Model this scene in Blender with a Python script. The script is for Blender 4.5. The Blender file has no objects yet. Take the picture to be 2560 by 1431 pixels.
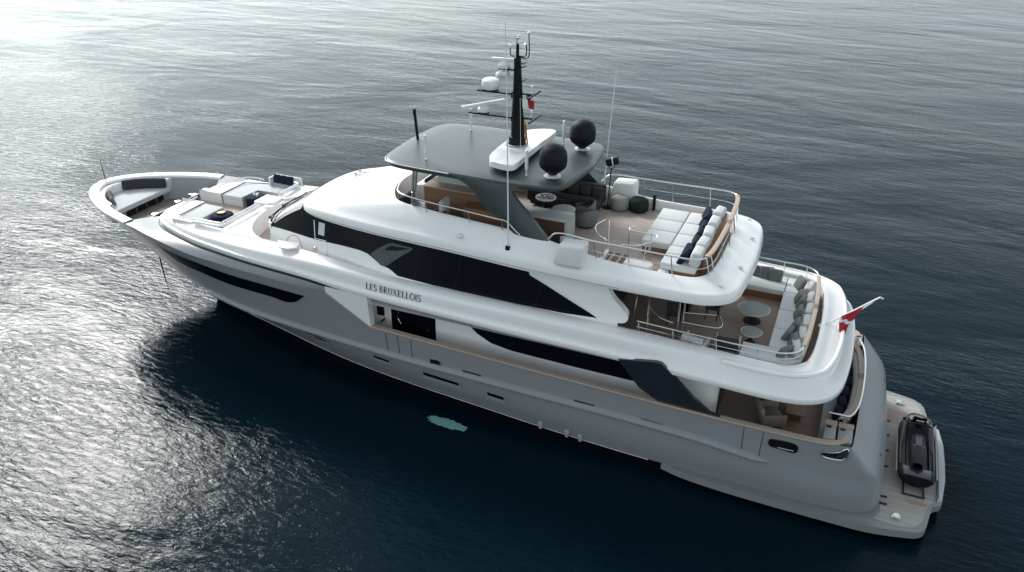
import bpy, bmesh, math, random
from math import sin, cos, pi, radians, atan2, hypot
from mathutils import Vector, Matrix
import numpy as np

# ------------------------------------------------------------------ camera
SC = bpy.context.scene
COL = SC.collection
cam_d = bpy.data.cameras.new("camera")
cam = bpy.data.objects.new("camera", cam_d)
COL.objects.link(cam)
CR = (0.919973, 0.391908, 0.007618)
CU = (-0.190168, 0.429242, 0.882943)
CF = (-0.342762, 0.813732, -0.469419)
CP = (31.725638, -25.530029, 18.643706)
cam.matrix_world = Matrix(((CR[0], CU[0], -CF[0], CP[0]), (CR[1], CU[1], -CF[1], CP[1]),
                           (CR[2], CU[2], -CF[2], CP[2]), (0, 0, 0, 1)))
cam_d.sensor_width = 36.0
cam_d.lens = 29.1353
cam_d.clip_end = 20000
SC.camera = cam

# ------------------------------------------------------------------ sky, sun, exposure
SUN_EL, SUN_AZ = radians(34), radians(-57)      # azimuth from +Y towards +X
world = bpy.data.worlds.new("World")
SC.world = world
world.use_nodes = True
nt = world.node_tree
nt.nodes.clear()
w_out = nt.nodes.new("ShaderNodeOutputWorld")
w_bg = nt.nodes.new("ShaderNodeBackground")
w_sky = nt.nodes.new("ShaderNodeTexSky")
w_sky.sky_type = 'NISHITA'
w_sky.sun_disc = False
w_sky.sun_elevation = SUN_EL
w_sky.sun_rotation = SUN_AZ
w_sky.air_density = 1.0
w_sky.dust_density = 1.0
w_sky.ozone_density = 1.0
w_hs = nt.nodes.new("ShaderNodeHueSaturation")
w_hs.inputs["Saturation"].default_value = 0.22
nt.links.new(w_sky.outputs[0], w_hs.inputs["Color"])
w_tn = nt.nodes.new("ShaderNodeMix"); w_tn.data_type = 'RGBA'; w_tn.blend_type = 'MULTIPLY'
w_tn.inputs[0].default_value = 1.0
w_tn.inputs[7].default_value = (0.90, 1.0, 1.03, 1)
nt.links.new(w_hs.outputs[0], w_tn.inputs[6])
nt.links.new(w_tn.outputs[2], w_bg.inputs["Color"])
SC.cycles.caustics_reflective = False
SC.cycles.caustics_refractive = False
w_bg.inputs["Strength"].default_value = 0.15
nt.links.new(w_bg.outputs[0], w_out.inputs["Surface"])
sun_d = bpy.data.lights.new("sun", 'SUN')
sun = bpy.data.objects.new("sun", sun_d)
COL.objects.link(sun)
sun_d.energy = 2.0
sun_d.angle = radians(15)
sun_d.color = (1.0, 0.985, 0.96)
sdir = Vector((sin(SUN_AZ) * cos(SUN_EL), cos(SUN_AZ) * cos(SUN_EL), sin(SUN_EL)))
sun.rotation_euler = sdir.to_track_quat('Z', 'Y').to_euler()
sun.location = (0, 0, 60)
SC.view_settings.view_transform = 'Standard'
SC.view_settings.look = 'None'
SC.view_settings.exposure = 0.7
SC.view_settings.gamma = 1.0

# ------------------------------------------------------------------ materials
def new_mat(name):
    m = bpy.data.materials.new(name)
    m.use_nodes = True
    b = m.node_tree.nodes["Principled BSDF"]
    return m, m.node_tree, b

def M(name, col, rough=0.5, metal=0.0, coat=0.0, var=0.06, scale=3.0, bump=0.0, bscale=60.0, rvar=0.08, spec=0.5):
    """paint / fabric with slight procedural variation of colour and gloss"""
    m, t, b = new_mat(name)
    tc = t.nodes.new("ShaderNodeTexCoord")
    nz = t.nodes.new("ShaderNodeTexNoise")
    nz.inputs["Scale"].default_value = scale
    nz.inputs["Detail"].default_value = 6
    t.links.new(tc.outputs["Object"], nz.inputs["Vector"])
    mx = t.nodes.new("ShaderNodeMix"); mx.data_type = 'RGBA'
    mx.inputs[6].default_value = tuple(c * (1 - var) for c in col) + (1,)
    mx.inputs[7].default_value = tuple(min(1, c * (1 + var)) for c in col) + (1,)
    t.links.new(nz.outputs[0], mx.inputs[0])
    t.links.new(mx.outputs[2], b.inputs["Base Color"])
    mr = t.nodes.new("ShaderNodeMapRange")
    mr.inputs[3].default_value = max(0.02, rough - rvar)
    mr.inputs[4].default_value = min(1, rough + rvar)
    t.links.new(nz.outputs[0], mr.inputs[0])
    t.links.new(mr.outputs[0], b.inputs["Roughness"])
    b.inputs["Metallic"].default_value = metal
    b.inputs["Specular IOR Level"].default_value = spec
    b.inputs["Coat Weight"].default_value = coat
    b.inputs["Coat Roughness"].default_value = 0.08
    if bump:
        n2 = t.nodes.new("ShaderNodeTexNoise")
        n2.inputs["Scale"].default_value = bscale
        n2.inputs["Detail"].default_value = 4
        t.links.new(tc.outputs["Object"], n2.inputs["Vector"])
        bp = t.nodes.new("ShaderNodeBump")
        bp.inputs["Strength"].default_value = bump
        bp.inputs["Distance"].default_value = 0.02
        t.links.new(n2.outputs[0], bp.inputs["Height"])
        t.links.new(bp.outputs[0], b.inputs["Normal"])
    return m

def teak(name, c1, c2, axis='x', plank=0.12, rough=0.65, grain=0.25):
    m, t, b = new_mat(name)
    tc = t.nodes.new("ShaderNodeTexCoord")
    sp = t.nodes.new("ShaderNodeSeparateXYZ")
    t.links.new(tc.outputs["Object"], sp.inputs[0])
    dv = t.nodes.new("ShaderNodeMath"); dv.operation = 'DIVIDE'
    t.links.new(sp.outputs[1 if axis == 'x' else 0], dv.inputs[0]); dv.inputs[1].default_value = plank
    fl = t.nodes.new("ShaderNodeMath"); fl.operation = 'FLOOR'
    t.links.new(dv.outputs[0], fl.inputs[0])
    fr = t.nodes.new("ShaderNodeMath"); fr.operation = 'FRACT'
    t.links.new(dv.outputs[0], fr.inputs[0])
    wn = t.nodes.new("ShaderNodeTexWhiteNoise"); wn.noise_dimensions = '1D'
    t.links.new(fl.outputs[0], wn.inputs["W"])
    mp = t.nodes.new("ShaderNodeMapping")
    mp.inputs["Scale"].default_value = (0.6, 14, 6) if axis == 'x' else (14, 0.6, 6)
    t.links.new(tc.outputs["Object"], mp.inputs[0])
    nz = t.nodes.new("ShaderNodeTexNoise"); nz.inputs["Scale"].default_value = 1.5; nz.inputs["Detail"].default_value = 8
    t.links.new(mp.outputs[0], nz.inputs["Vector"])
    ad = t.nodes.new("ShaderNodeMath"); ad.operation = 'MULTIPLY_ADD'
    t.links.new(wn.outputs[0], ad.inputs[0]); ad.inputs[1].default_value = 0.45
    t.links.new(nz.outputs[0], ad.inputs[2])
    mx = t.nodes.new("ShaderNodeMix"); mx.data_type = 'RGBA'
    mx.inputs[6].default_value = c1 + (1,); mx.inputs[7].default_value = c2 + (1,)
    t.links.new(ad.outputs[0], mx.inputs[0])
    gt = t.nodes.new("ShaderNodeMath"); gt.operation = 'LESS_THAN'
    t.links.new(fr.outputs[0], gt.inputs[0]); gt.inputs[1].default_value = 0.07
    m2 = t.nodes.new("ShaderNodeMix"); m2.data_type = 'RGBA'
    t.links.new(gt.outputs[0], m2.inputs[0])
    t.links.new(mx.outputs[2], m2.inputs[6])
    m2.inputs[7].default_value = tuple(c * 0.6 for c in c1) + (1,)
    t.links.new(m2.outputs[2], b.inputs["Base Color"])
    b.inputs["Roughness"].default_value = rough
    return m

WHITE = M("white_gelcoat", (0.83, 0.805, 0.785), 0.27, coat=0.3, var=0.015, scale=0.6, rvar=0.02)
WHITE2 = M("warm_white_paint", (0.70, 0.69, 0.67), 0.4, var=0.03)
GREY = M("grey_hull_paint", (0.252, 0.258, 0.268), 0.40, coat=0.22, var=0.035, scale=0.7, rvar=0.03, spec=0.35)
GREYW = M("grey_well_paint", (0.30, 0.305, 0.31), 0.45, var=0.04)
BOOT = M("black_antifouling", (0.004, 0.005, 0.007), 0.6, spec=0.05)
DKROOF = M("dark_grey_hardtop_paint", (0.05, 0.057, 0.06), 0.36, coat=0.0, var=0.03, scale=0.8, rvar=0.03)
NAVYP = M("blue_black_panel_paint", (0.022, 0.026, 0.036), 0.3, coat=0.4)
GLASS = M("black_tinted_glass", (0.004, 0.005, 0.009), 0.06, coat=0.0, var=0.1, rvar=0.02)
GLASS.node_tree.nodes["Principled BSDF"].inputs["Specular IOR Level"].default_value = 0.10
HGLASS = M("black_hull_glazing", (0.004, 0.005, 0.010), 0.3, spec=0.02)
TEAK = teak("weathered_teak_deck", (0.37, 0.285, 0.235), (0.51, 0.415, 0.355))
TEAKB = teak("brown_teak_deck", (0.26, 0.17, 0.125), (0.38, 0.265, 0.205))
TEAKD = teak("shade_darkened_teak_deck", (0.15, 0.12, 0.10), (0.24, 0.195, 0.165))  # dry teak darkened: the shade in the bow well is put into its colour
TEAKG = teak("silver_grey_teak_deck", (0.27, 0.24, 0.215), (0.40, 0.37, 0.335), rough=.6)
SHEEN = M("painted_glass_sheen", (0.05, 0.056, 0.058), 0.3)  # flat grey standing for a reflection on the upper cabin glass
WOOD = teak("oiled_brown_wood", (0.15, 0.074, 0.038), (0.23, 0.12, 0.062), plank=0.3)
CAPW = teak("varnished_teak_rail", (0.36, 0.265, 0.20), (0.46, 0.36, 0.285), plank=5.0)
CUSH = M("off_white_cushion_fabric", (0.60, 0.60, 0.59), 0.9, var=0.04, bump=0.15, bscale=40)
LGREY = M("light_grey_cushion_fabric", (0.45, 0.45, 0.445), 0.9, var=0.05, bump=0.15, bscale=40)
MGREY = M("mid_grey_cushion_fabric", (0.16, 0.16, 0.16), 0.92, var=0.08, bump=0.2, bscale=50, spec=0.18)
DGREY = M("charcoal_fabric", (0.045, 0.045, 0.047), 0.92, var=0.1, bump=0.2, bscale=50, spec=0.18)
NAVY = M("navy_fabric", (0.008, 0.014, 0.032), 0.85, var=0.15, bump=0.2, bscale=50, spec=0.18)
BROWNF = M("brown_weave", (0.24, 0.19, 0.15), 0.85, var=0.15, bump=0.3, bscale=90)
KNIT = M("beige_knit", (0.26, 0.255, 0.225), 0.95, var=0.35, scale=24, bump=0.6, bscale=30)
DKNIT = M("black_green_knit", (0.02, 0.026, 0.025), 0.95, var=0.35, scale=24, bump=0.6, bscale=30, spec=0.18)
STEEL = M("polished_steel", (0.72, 0.70, 0.67), 0.18, metal=1.0, var=0.04)
SCREEN = M("windscreen_glass", (0.012, 0.016, 0.017), 0.08, spec=0.9, rvar=0.02)
BLACK = M("black_paint", (0.008, 0.009, 0.011), 0.35, var=0.1, spec=0.18)
DOME = M("black_radome_shell", (0.008, 0.009, 0.014), 0.55, var=0.1, spec=0.18)
WPLAS = M("white_plastic", (0.75, 0.76, 0.75), 0.35, var=0.02)
STONE = M("pale_table_stone", (0.42, 0.42, 0.40), 0.35, var=0.12, scale=8)
MARBLE = M("grey_smoked_table_top", (0.13, 0.13, 0.12), 0.35, var=0.3, scale=5)
COVER = M("white_canvas_cover", (0.74, 0.725, 0.70), 0.8, var=0.04, bump=0.25, bscale=6)
RED = M("red_flag_cloth", (0.35, 0.012, 0.025), 0.8)
WFLAG = M("white_flag_cloth", (0.72, 0.72, 0.70), 0.8)
YEL = M("yellow_flag_cloth", (0.45, 0.28, 0.03), 0.8)
LETTER = M("dark_lettering", (0.03, 0.035, 0.045), 0.4)
BRASS = M("brass", (0.20, 0.165, 0.08), 0.4, metal=1.0)
CLEAR = M("tinted_screen_glass", (0.55, 0.60, 0.58), 0.08, var=0.08)

def sea_mat():
    m, t, b = new_mat("sea_water")
    b.inputs["Base Color"].default_value = (0.0014, 0.0095, 0.0155, 1)
    b.inputs["Roughness"].default_value = 0.04
    b.inputs["IOR"].default_value = 1.333
    b.inputs["Specular IOR Level"].default_value = 0.115
    tc = t.nodes.new("ShaderNodeTexCoord")
    def noise(scale, sx, sy, rot, detail, rough=0.55, dist=0.0):
        mp = t.nodes.new("ShaderNodeMapping")
        mp.inputs["Rotation"].default_value = (0, 0, rot)
        mp.inputs["Scale"].default_value = (sx, sy, 1)
        t.links.new(tc.outputs["Object"], mp.inputs[0])
        n = t.nodes.new("ShaderNodeTexNoise")
        n.inputs["Scale"].default_value = scale
        n.inputs["Detail"].default_value = detail
        n.inputs["Roughness"].default_value = rough
        n.inputs["Distortion"].default_value = dist
        t.links.new(mp.outputs[0], n.inputs["Vector"])
        return n
    swell = noise(0.10, 0.6, 1.4, 0.30, 3, 0.5, 0.6)
    wave = noise(0.30, 0.6, 1.35, 0.36, 5, 0.5, 0.45)
    rip = noise(1.7, 0.55, 1.3, 0.25, 5, 0.6, 0.4)
    # calmer and rougher patches
    patch = noise(0.035, 1.0, 1.7, 0.3, 4, 0.55, 0.8)
    pr = t.nodes.new("ShaderNodeMapRange")
    pr.inputs[1].default_value = 0.38; pr.inputs[2].default_value = 0.62
    pr.inputs[3].default_value = 0.35; pr.inputs[4].default_value = 1.0
    t.links.new(patch.outputs[0], pr.inputs[0])
    def mul(a, f):
        q = t.nodes.new("ShaderNodeMath"); q.operation = 'MULTIPLY'
        t.links.new(a, q.inputs[0])
        if isinstance(f, float): q.inputs[1].default_value = f
        else: t.links.new(f, q.inputs[1])
        return q.outputs[0]
    def add(a, c):
        q = t.nodes.new("ShaderNodeMath"); q.operation = 'ADD'
        t.links.new(a, q.inputs[0]); t.links.new(c, q.inputs[1]); return q.outputs[0]
    fine = noise(3.4, 0.5, 1.5, 0.75, 4, 0.6, 0.5)
    h = add(add(mul(swell.outputs[0], 0.22), mul(mul(wave.outputs[0], 0.115), pr.outputs[0])), mul(add(mul(rip.outputs[0], 0.024), mul(fine.outputs[0], 0.040)), pr.outputs[0]))
    bp = t.nodes.new("ShaderNodeBump")
    bp.inputs["Strength"].default_value = 1.0
    bp.inputs["Distance"].default_value = 1.0
    t.links.new(h, bp.inputs["Height"])
    t.links.new(bp.outputs[0], b.inputs["Normal"])
    return m
SEA = sea_mat()

# ------------------------------------------------------------------ geometry helpers
def cr(P, k=6):
    """centripetal Catmull-Rom through P"""
    P = [np.array(p, float) for p in P]
    Q = [2 * P[0] - P[1]] + P + [2 * P[-1] - P[-2]]
    out = []
    for i in range(1, len(Q) - 2):
        p0, p1, p2, p3 = Q[i - 1:i + 3]
        t0 = 0; t1 = t0 + max(1e-4, np.linalg.norm(p1 - p0)) ** .5
        t2 = t1 + max(1e-4, np.linalg.norm(p2 - p1)) ** .5; t3 = t2 + max(1e-4, np.linalg.norm(p3 - p2)) ** .5
        for s in range(k):
            t = t1 + (t2 - t1) * s / k
            a1 = (t1 - t) / (t1 - t0) * p0 + (t - t0) / (t1 - t0) * p1
            a2 = (t2 - t) / (t2 - t1) * p1 + (t - t1) / (t2 - t1) * p2
            a3 = (t3 - t) / (t3 - t2) * p2 + (t - t2) / (t3 - t2) * p3
            b1 = (t2 - t) / (t2 - t0) * a1 + (t - t0) / (t2 - t0) * a2
            b2 = (t3 - t) / (t3 - t1) * a2 + (t - t1) / (t3 - t1) * a3
            out.append((t2 - t) / (t2 - t1) * b1 + (t - t1) / (t2 - t1) * b2)
    out.append(P[-1])
    return out

def pchip(pts):
    xs = np.array([p[0] for p in pts], float); ys = np.array([p[1] for p in pts], float)
    h = np.diff(xs); d = np.diff(ys) / h
    m = np.zeros(len(xs)); m[0] = d[0]; m[-1] = d[-1]
    for i in range(1, len(xs) - 1):
        if d[i - 1] * d[i] > 0:
            w1 = 2 * h[i] + h[i - 1]; w2 = h[i] + 2 * h[i - 1]
            m[i] = (w1 + w2) / (w1 / d[i - 1] + w2 / d[i])
    def f(x):
        x = min(max(x, xs[0]), xs[-1])
        i = int(min(max(np.searchsorted(xs, x) - 1, 0), len(xs) - 2))
        t = (x - xs[i]) / h[i]
        return float(ys[i] * (2*t**3 - 3*t**2 + 1) + m[i] * h[i] * (t**3 - 2*t**2 + t) + ys[i+1] * (3*t**2 - 2*t**3) + m[i+1] * h[i] * (t**3 - t**2))
    return f

def lin(pts):
    xs = [p[0] for p in pts]; ys = [p[1] for p in pts]
    return lambda x: float(np.interp(x, xs, ys))

TWIN = {}
class G:
    def __init__(s): s.b = bmesh.new(); s.two = False
    def grid(s, rows, close=False):
        vs = [[s.b.verts.new(tuple(p)) for p in r] for r in rows]
        n = len(vs[0])
        for i in range(len(vs) - 1):
            for j in range(n if close else n - 1):
                q = [vs[i][j], vs[i][(j + 1) % n], vs[i + 1][(j + 1) % n], vs[i + 1][j]]
                try: s.b.faces.new(q)
                except ValueError: pass
        return s
    def poly(s, pts):
        s.b.faces.new([s.b.verts.new(tuple(p)) for p in pts]); return s
    def box(s, c, d, rz=0.0, bev=0.0, seg=2, mat=None):
        m = Matrix.Translation(c) @ Matrix.Rotation(rz, 4, 'Z') @ (mat or Matrix.Identity(4)) @ Matrix.Diagonal((d[0], d[1], d[2], 1))
        r = bmesh.ops.create_cube(s.b, size=1.0, matrix=m)
        if bev:
            ed = list({e for v in r['verts'] for e in v.link_edges})
            bmesh.ops.bevel(s.b, geom=ed, offset=bev, segments=seg, affect='EDGES', profile=0.5)
        return s
    def prism(s, out, z0, z1, bev=0.0, seg=2):
        lo = [s.b.verts.new((p[0], p[1], z0 if len(p) < 3 else p[2] + z0)) for p in out]
        hi = [s.b.verts.new((p[0], p[1], z1 if len(p) < 3 else p[2] + z1)) for p in out]
        n = len(out)
        fs = [s.b.faces.new(lo[::-1]), s.b.faces.new(hi)]
        for i in range(n): fs.append(s.b.faces.new([lo[i], lo[(i + 1) % n], hi[(i + 1) % n], hi[i]]))
        if bev:
            ed = [e for e in fs[1].edges]
            bmesh.ops.bevel(s.b, geom=ed, offset=bev, segments=seg, affect='EDGES', profile=0.5)
        return s
    def tube(s, path, r, n=8, closed=False, r2=None):
        P = [Vector(tuple(p)) for p in path]
        N = len(P); rings = []; up = None
        for i in range(N):
            a = P[(i - 1) % N] if (closed or i) else P[i]
            c = P[(i + 1) % N] if (closed or i < N - 1) else P[i]
            t = (c - a).normalized()
            if up is None:
                up = Vector((0, 0, 1)) if abs(t.z) < .9 else Vector((1, 0, 0))
            u = (up - t * up.dot(t))
            u = u.normalized() if u.length > 1e-6 else t.orthogonal().normalized()
            up = u; v = t.cross(u)
            rr = r if r2 is None else r + (r2 - r) * i / (N - 1)
            rings.append([s.b.verts.new(P[i] + u * (rr * cos(2*pi*k/n)) + v * (rr * sin(2*pi*k/n))) for k in range(n)])
        for i in range(N if closed else N - 1):
            A = rings[i]; B = rings[(i + 1) % N]
            for k in range(n): s.b.faces.new([A[k], A[(k+1) % n], B[(k+1) % n], B[k]])
        if not closed:
            s.b.faces.new(rings[0][::-1]); s.b.faces.new(rings[-1])
        return s
    def lathe(s, prof, c=(0, 0, 0), n=28, sx=1.0, sy=1.0):
        rings = []
        for r, z in prof:
            if r < 1e-5: rings.append([s.b.verts.new((c[0], c[1], c[2] + z))])
            else: rings.append([s.b.verts.new((c[0] + sx*r*cos(2*pi*k/n), c[1] + sy*r*sin(2*pi*k/n), c[2] + z)) for k in range(n)])
        for A, B in zip(rings, rings[1:]):
            for k in range(n):
                a0, a1 = A[k % len(A)], A[(k+1) % n % len(A)]
                b0, b1 = B[k % len(B)], B[(k+1) % n % len(B)]
                q = [a0, a1, b1, b0]; u = []
                for v in q:
                    if v not in u: u.append(v)
                if len(u) > 2: s.b.faces.new(u)
        return s
    def mirror(s):
        if s.b.verts and max(v.co.y for v in s.b.verts) < -0.02:
            s.two = True                        # lies wholly on the port side: its twin becomes an object of its own
            return s
        g = bmesh.ops.duplicate(s.b, geom=s.b.verts[:] + s.b.edges[:] + s.b.faces[:])['geom']
        for v in [x for x in g if isinstance(x, bmesh.types.BMVert)]: v.co.y = -v.co.y
        bmesh.ops.reverse_faces(s.b, faces=[x for x in g if isinstance(x, bmesh.types.BMFace)])
        bmesh.ops.remove_doubles(s.b, verts=s.b.verts[:], dist=1e-4)
        return s
    def build(s, name, mat, parent=None, ang=35, recalc=True):
        if recalc: bmesh.ops.recalc_face_normals(s.b, faces=s.b.faces[:])
        me = bpy.data.meshes.new(name)
        s.b.to_mesh(me); s.b.free()
        me.materials.append(mat)
        for p in me.polygons: p.use_smooth = True
        me.set_sharp_from_angle(angle=radians(ang))
        o = bpy.data.objects.new(name, me)
        COL.objects.link(o)
        if parent: o.parent = parent
        if s.two:
            m2 = me.copy()
            m2.transform(Matrix.Diagonal((1, -1, 1, 1))); m2.flip_normals()
            o2 = bpy.data.objects.new(name, m2)
            COL.objects.link(o2)
            if parent: o2.parent = TWIN.get(parent.name, parent)
            TWIN[o.name] = o2
        return o

def tag(o, label=None, cat=None, group=None, kind=None):
    if label: o['label'] = label
    if cat: o['category'] = cat
    if group: o['group'] = group
    if kind: o['kind'] = kind
    return o

def thing(name, loc, label, cat, group=None, rz=0.0):
    o = bpy.data.objects.new(name, None)
    COL.objects.link(o)
    o.location = loc; o.rotation_euler = (0, 0, rz); o.empty_display_size = 0.2
    return tag(o, label, cat, group)

def copy_tree(o, parent=None):
    c = o.copy(); COL.objects.link(c)
    if parent: c.parent = parent
    for ch in list(o.children): copy_tree(ch, c)
    return c

def mir(pts): return [(p[0], -p[1]) + tuple(p[2:]) for p in pts]

def half_outline(h):
    """outline from half points given at y<=0, front to stern; closes over the mirror"""
    m = [(p[0], -p[1]) + tuple(p[2:]) for p in reversed(h) if abs(p[1]) > 1e-6]
    return list(h) + m

random.seed(4)

# ------------------------------------------------------------------ sea
sea = G()
sea.grid([[(x, y, 0) for x in (-4000, -300, 0, 60, 300, 4000)] for y in (-400, -60, -20, 20, 120, 800, 6000)])
tag(sea.build("sea", SEA), kind="structure")

# ================================================================== THE YACHT
yacht = thing("motor_yacht", (0, 0, 0), "long grey and white three deck motor yacht at anchor on dark sea", "yacht")
Y = yacht

# ------------------------------------------------------------------ hull
XJ = 14.0
top_y = pchip([(.5, 0), (.62, -.45), (.9, -.95), (1.4, -1.45), (2.2, -2.0), (3.4, -2.58), (5.0, -3.05), (7.2, -3.43), (8.8, -3.6), (11.5, -3.72), (14, -3.79), (17, -3.8), (25, -3.82), (31.4, -3.76), (33.4, -3.62)])
top_z = lin([(.5, 4.92), (4.5, 4.9), (5.8, 4.82), (7.2, 4.62), (8.8, 4.43), (11.5, 4.32), (14, 4.27), (15.25, 4.30), (17.0, 3.22), (21.4, 3.1), (25, 3.02), (27.6, 2.95), (31.4, 2.89), (33.4, 2.93)])
rub_y = pchip([(2.9, 0), (3.2, -.32), (4.2, -.95), (6, -1.75), (7.45, -2.27), (9.2, -2.75), (11.1, -3.15), (13.5, -3.4), (16.1, -3.6), (19.5, -3.75), (26.35, -3.8), (31.3, -3.79), (33.4, -3.66)])
rub_z = pchip([(2.9, 2.28), (7.45, 2.22), (16, 2.2), (22.8, 2.14), (26.35, 2.1), (29, 2.0), (31.3, 1.78), (33.4, 1.7)])
bot_y = pchip([(6.0, 0), (6.5, -.2), (7.2, -.45), (8.4, -.85), (10.4, -1.42), (12.5, -2.0), (14.4, -2.45), (17.6, -2.95), (21.9, -3.3), (24.1, -3.47), (28, -3.62), (32, -3.64), (33.4, -3.6)])
bot_z = pchip([(6.0, .45), (8.5, .5), (12.5, .62), (17.6, .61), (21.9, .56), (28, .5), (33.4, .46)])

def hull_pt(X, t):
    """X: station (bow .5 .. 33.4); t: 0 bottom .. 1 rub rail .. 2 top edge"""
    def row(x0, fy, fz):
        x = X if X >= XJ else XJ - (XJ - x0) * (XJ - X) / (XJ - .5)
        return np.array([x, fy(x), fz(x)])
    b, r, u = row(6.0, bot_y, bot_z), row(2.9, rub_y, rub_z), row(.5, top_y, top_z)
    flare = max(0.0, min(1.0, (13 - X) / 9)) * 0.10
    if t <= 1:
        p = b + (r - b) * t
        p[1] += 4 * t * (1 - t) * flare * .5 * min(1, X / 4)
        if X > 14: p[1] -= 4 * t * (1 - t) * .12
    else:
        s = t - 1
        p = r + (u - r) * s
        p[1] += 4 * s * (1 - s) * flare * min(1, (X - .5) / 3.0)
    return p

def on_hull(x, z, off=0.0):
    X = x
    t = 1.0
    for _ in range(30):
        b, r, u = hull_pt(X, 0), hull_pt(X, 1), hull_pt(X, 2)
        t = (z - b[2]) / (r[2] - b[2]) if z < r[2] else 1 + (z - r[2]) / max(.05, u[2] - r[2])
        p = hull_pt(X, t)
        X += (x - p[0]) * .8
    p = hull_pt(X, t)
    return (p[0], p[1] - off, p[2])

stations = [.5, .56, .65, .8, 1.0, 1.3, 1.7, 2.2, 2.8, 3.5, 4.3, 5, 5.5, 6, 6.5, 7, 7.5, 8, 8.5, 9, 9.5, 10, 10.5, 11, 11.5, 12, 12.5, 13.0, 13.5, 14, 14.7, 15.25, 15.6, 16, 16.5, 17.0, 17.5, 18.5, 20, 21.5, 23, 24.5, 26, 27.5, 29, 30, 31, 32, 32.7, 33.4]
TT = [0, .25, .5, .75, 1, 1.12, 1.3, 1.5, 1.7, 1.88, 2]
# stern quarter and transom profile: x as a function of height
tr_x = pchip([(.2, 34.70), (.5, 34.69), (.9, 34.66), (1.4, 34.58), (1.9, 34.42), (2.5, 33.92), (2.96, 33.50), (3.12, 33.40)])
g = G()
rows = []
for t in TT:
    row = [hull_pt(X, t) for X in stations]
    z = row[-1][2]; y0 = row[-1][1]
    xe = tr_x(z)
    qz = max(0.0, min(1.0, (2.1 - z) / 1.5))
    for fx, yy in ((.25, y0 + .01 + .02 * qz), (.45, y0 + .02 + .07 * qz), (.62, y0 + .04 + .15 * qz), (.78, y0 + .07 + .25 * qz), (.90, y0 + .14 + .38 * qz)):
        row.append(np.array([33.4 + (xe - 33.4) * fx if xe > 33.45 else 33.4 + (xe + .03 - 33.4) * fx, yy, z + (0 if t < 2 else -.02 * fx)]))
    for dx, yy in ((.0, -3.3 + .45 * qz), (.02, -2.95 + .25 * qz), (.04, -2.4), (.07, -1.6), (.1, -.8), (.11, 0)):
        row.append(np.array([xe + dx, yy, z]))
    rows.append(row)
g.grid(rows)
g.mirror()
hull = g.build("hull", GREY, Y, ang=28)
# black bottom below the boot line
g = G()
def under(X, dz, dy):
    p = hull_pt(X, 0); return (p[0] + (.5 * dz if X < 10 else 0), min(0, p[1] + dy), p[2] - dz)
g.grid([[under(X, 0, .012) for X in stations] + [(34.6, -3.4, .45), (34.66, 0, .45)], [under(X, .3, .12) for X in stations] + [(34.5, -3.3, .15), (34.5, 0, .15)], [under(X, 1.6, .6) for X in stations] + [(34.3, -3, -1.2), (34.3, 0, -1.2)]])
g.mirror()
g.build("antifouling_bottom", BOOT, Y)
# thin pale boot line
g = G()
g.tube([hull_pt(X, .02) + np.array([0, -.012, -.035]) for X in stations if 3 < X < 28.2], .012, 6)
g.mirror(); g.build("boot_line", WHITE2, Y)
# rub rail
g = G()
rr = [hull_pt(X, 1) for X in np.linspace(6.9, 31.35, 90)]
prof = [(.02, .15), (-.10, .10), (-.15, .04), (-.15, -.04), (-.10, -.09), (.02, -.11)]
def rail_rows(pts, prof):
    n = len(pts)
    out = []
    for (dy, dz) in prof:
        r = []
        for i, p in enumerate(pts):
            f = min(1, min(i + .15, n - 1 - i + .15) / 2.0)
            r.append((p[0], p[1] + dy * f - .004, p[2] + dz * f))
        out.append(r)
    return out
g.grid(rail_rows(rr, prof)); g.mirror()
g.build("rub_rail", GREY, Y, ang=50)

def patch(fn, x0, x1, zt, zb, n=30, m=5, off=.012):
    """patch on a side surface between curves zt(x), zb(x)"""
    rows = []
    for j in range(m + 1):
        r = []
        for i in range(n + 1):
            x = x0 + (x1 - x0) * i / n
            z = zb(x) + (zt(x) - zb(x)) * j / m
            r.append(fn(x, z, off))
        rows.append(r)
    return rows

# long black bow windows (port and starboard)
wt = pchip([(6.5, 4.22), (7.05, 4.08), (8.58, 4.06), (10.74, 3.92), (12.56, 3.9), (14.2, 3.86)])
wb = pchip([(6.5, 4.21), (6.95, 3.80), (7.5, 3.52), (9.0, 3.46), (10.64, 3.36), (12.49, 3.38), (13.2, 3.32), (13.65, 3.44), (14.2, 3.85)])
g = G(); g.grid(patch(on_hull, 6.5, 14.2, wt, wb, 60, 6, .03)); g.mirror(); 
g.build("hull_window", HGLASS, Y)
# hull ports as recessed frames with dark glass
def rect_patch(pts, off, n=4):
    (xa, zta), (xb, ztb), (xc, zbc), (xd, zbd) = pts       # tl tr br bl
    rows = []
    for j in range(n + 1):
        v = j / n
        rows.append([on_hull((xa + (xb - xa) * i / n) * (1 - v) + (xd + (xc - xd) * i / n) * v,
                             (zta + (ztb - zta) * i / n) * (1 - v) + (zbd + (zbc - zbd) * i / n) * v, off) for i in range(n + 1)])
    return rows
for (x0, x1, zt0, zt1, zb0, zb1) in ((13.6, 14.7, 1.86, 1.84, 1.66, 1.64), (16.9, 17.6, 1.88, 1.85, 1.64, 1.60), (19.05, 20.5, 1.78, 1.70, 1.45, 1.42), (21.63, 22.27, 1.66, 1.62, 1.36, 1.33)):
    g = G(); g.grid(rect_patch([(x0 - .05, zt0 + .05), (x1 + .05, zt1 + .05), (x1 + .05, zb1 - .05), (x0 - .05, zb0 - .05)], .018)); g.mirror()
    fr = g.build("porthole_recess", GREYW, Y)
    g = G(); g.grid(rect_patch([(x0, zt0), (x1, zt1), (x1, (zt1 + zb1) / 2), (x0, (zt0 + zb0) / 2)], .03)); g.mirror()
    g.build("pane", GLASS, fr)
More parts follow.
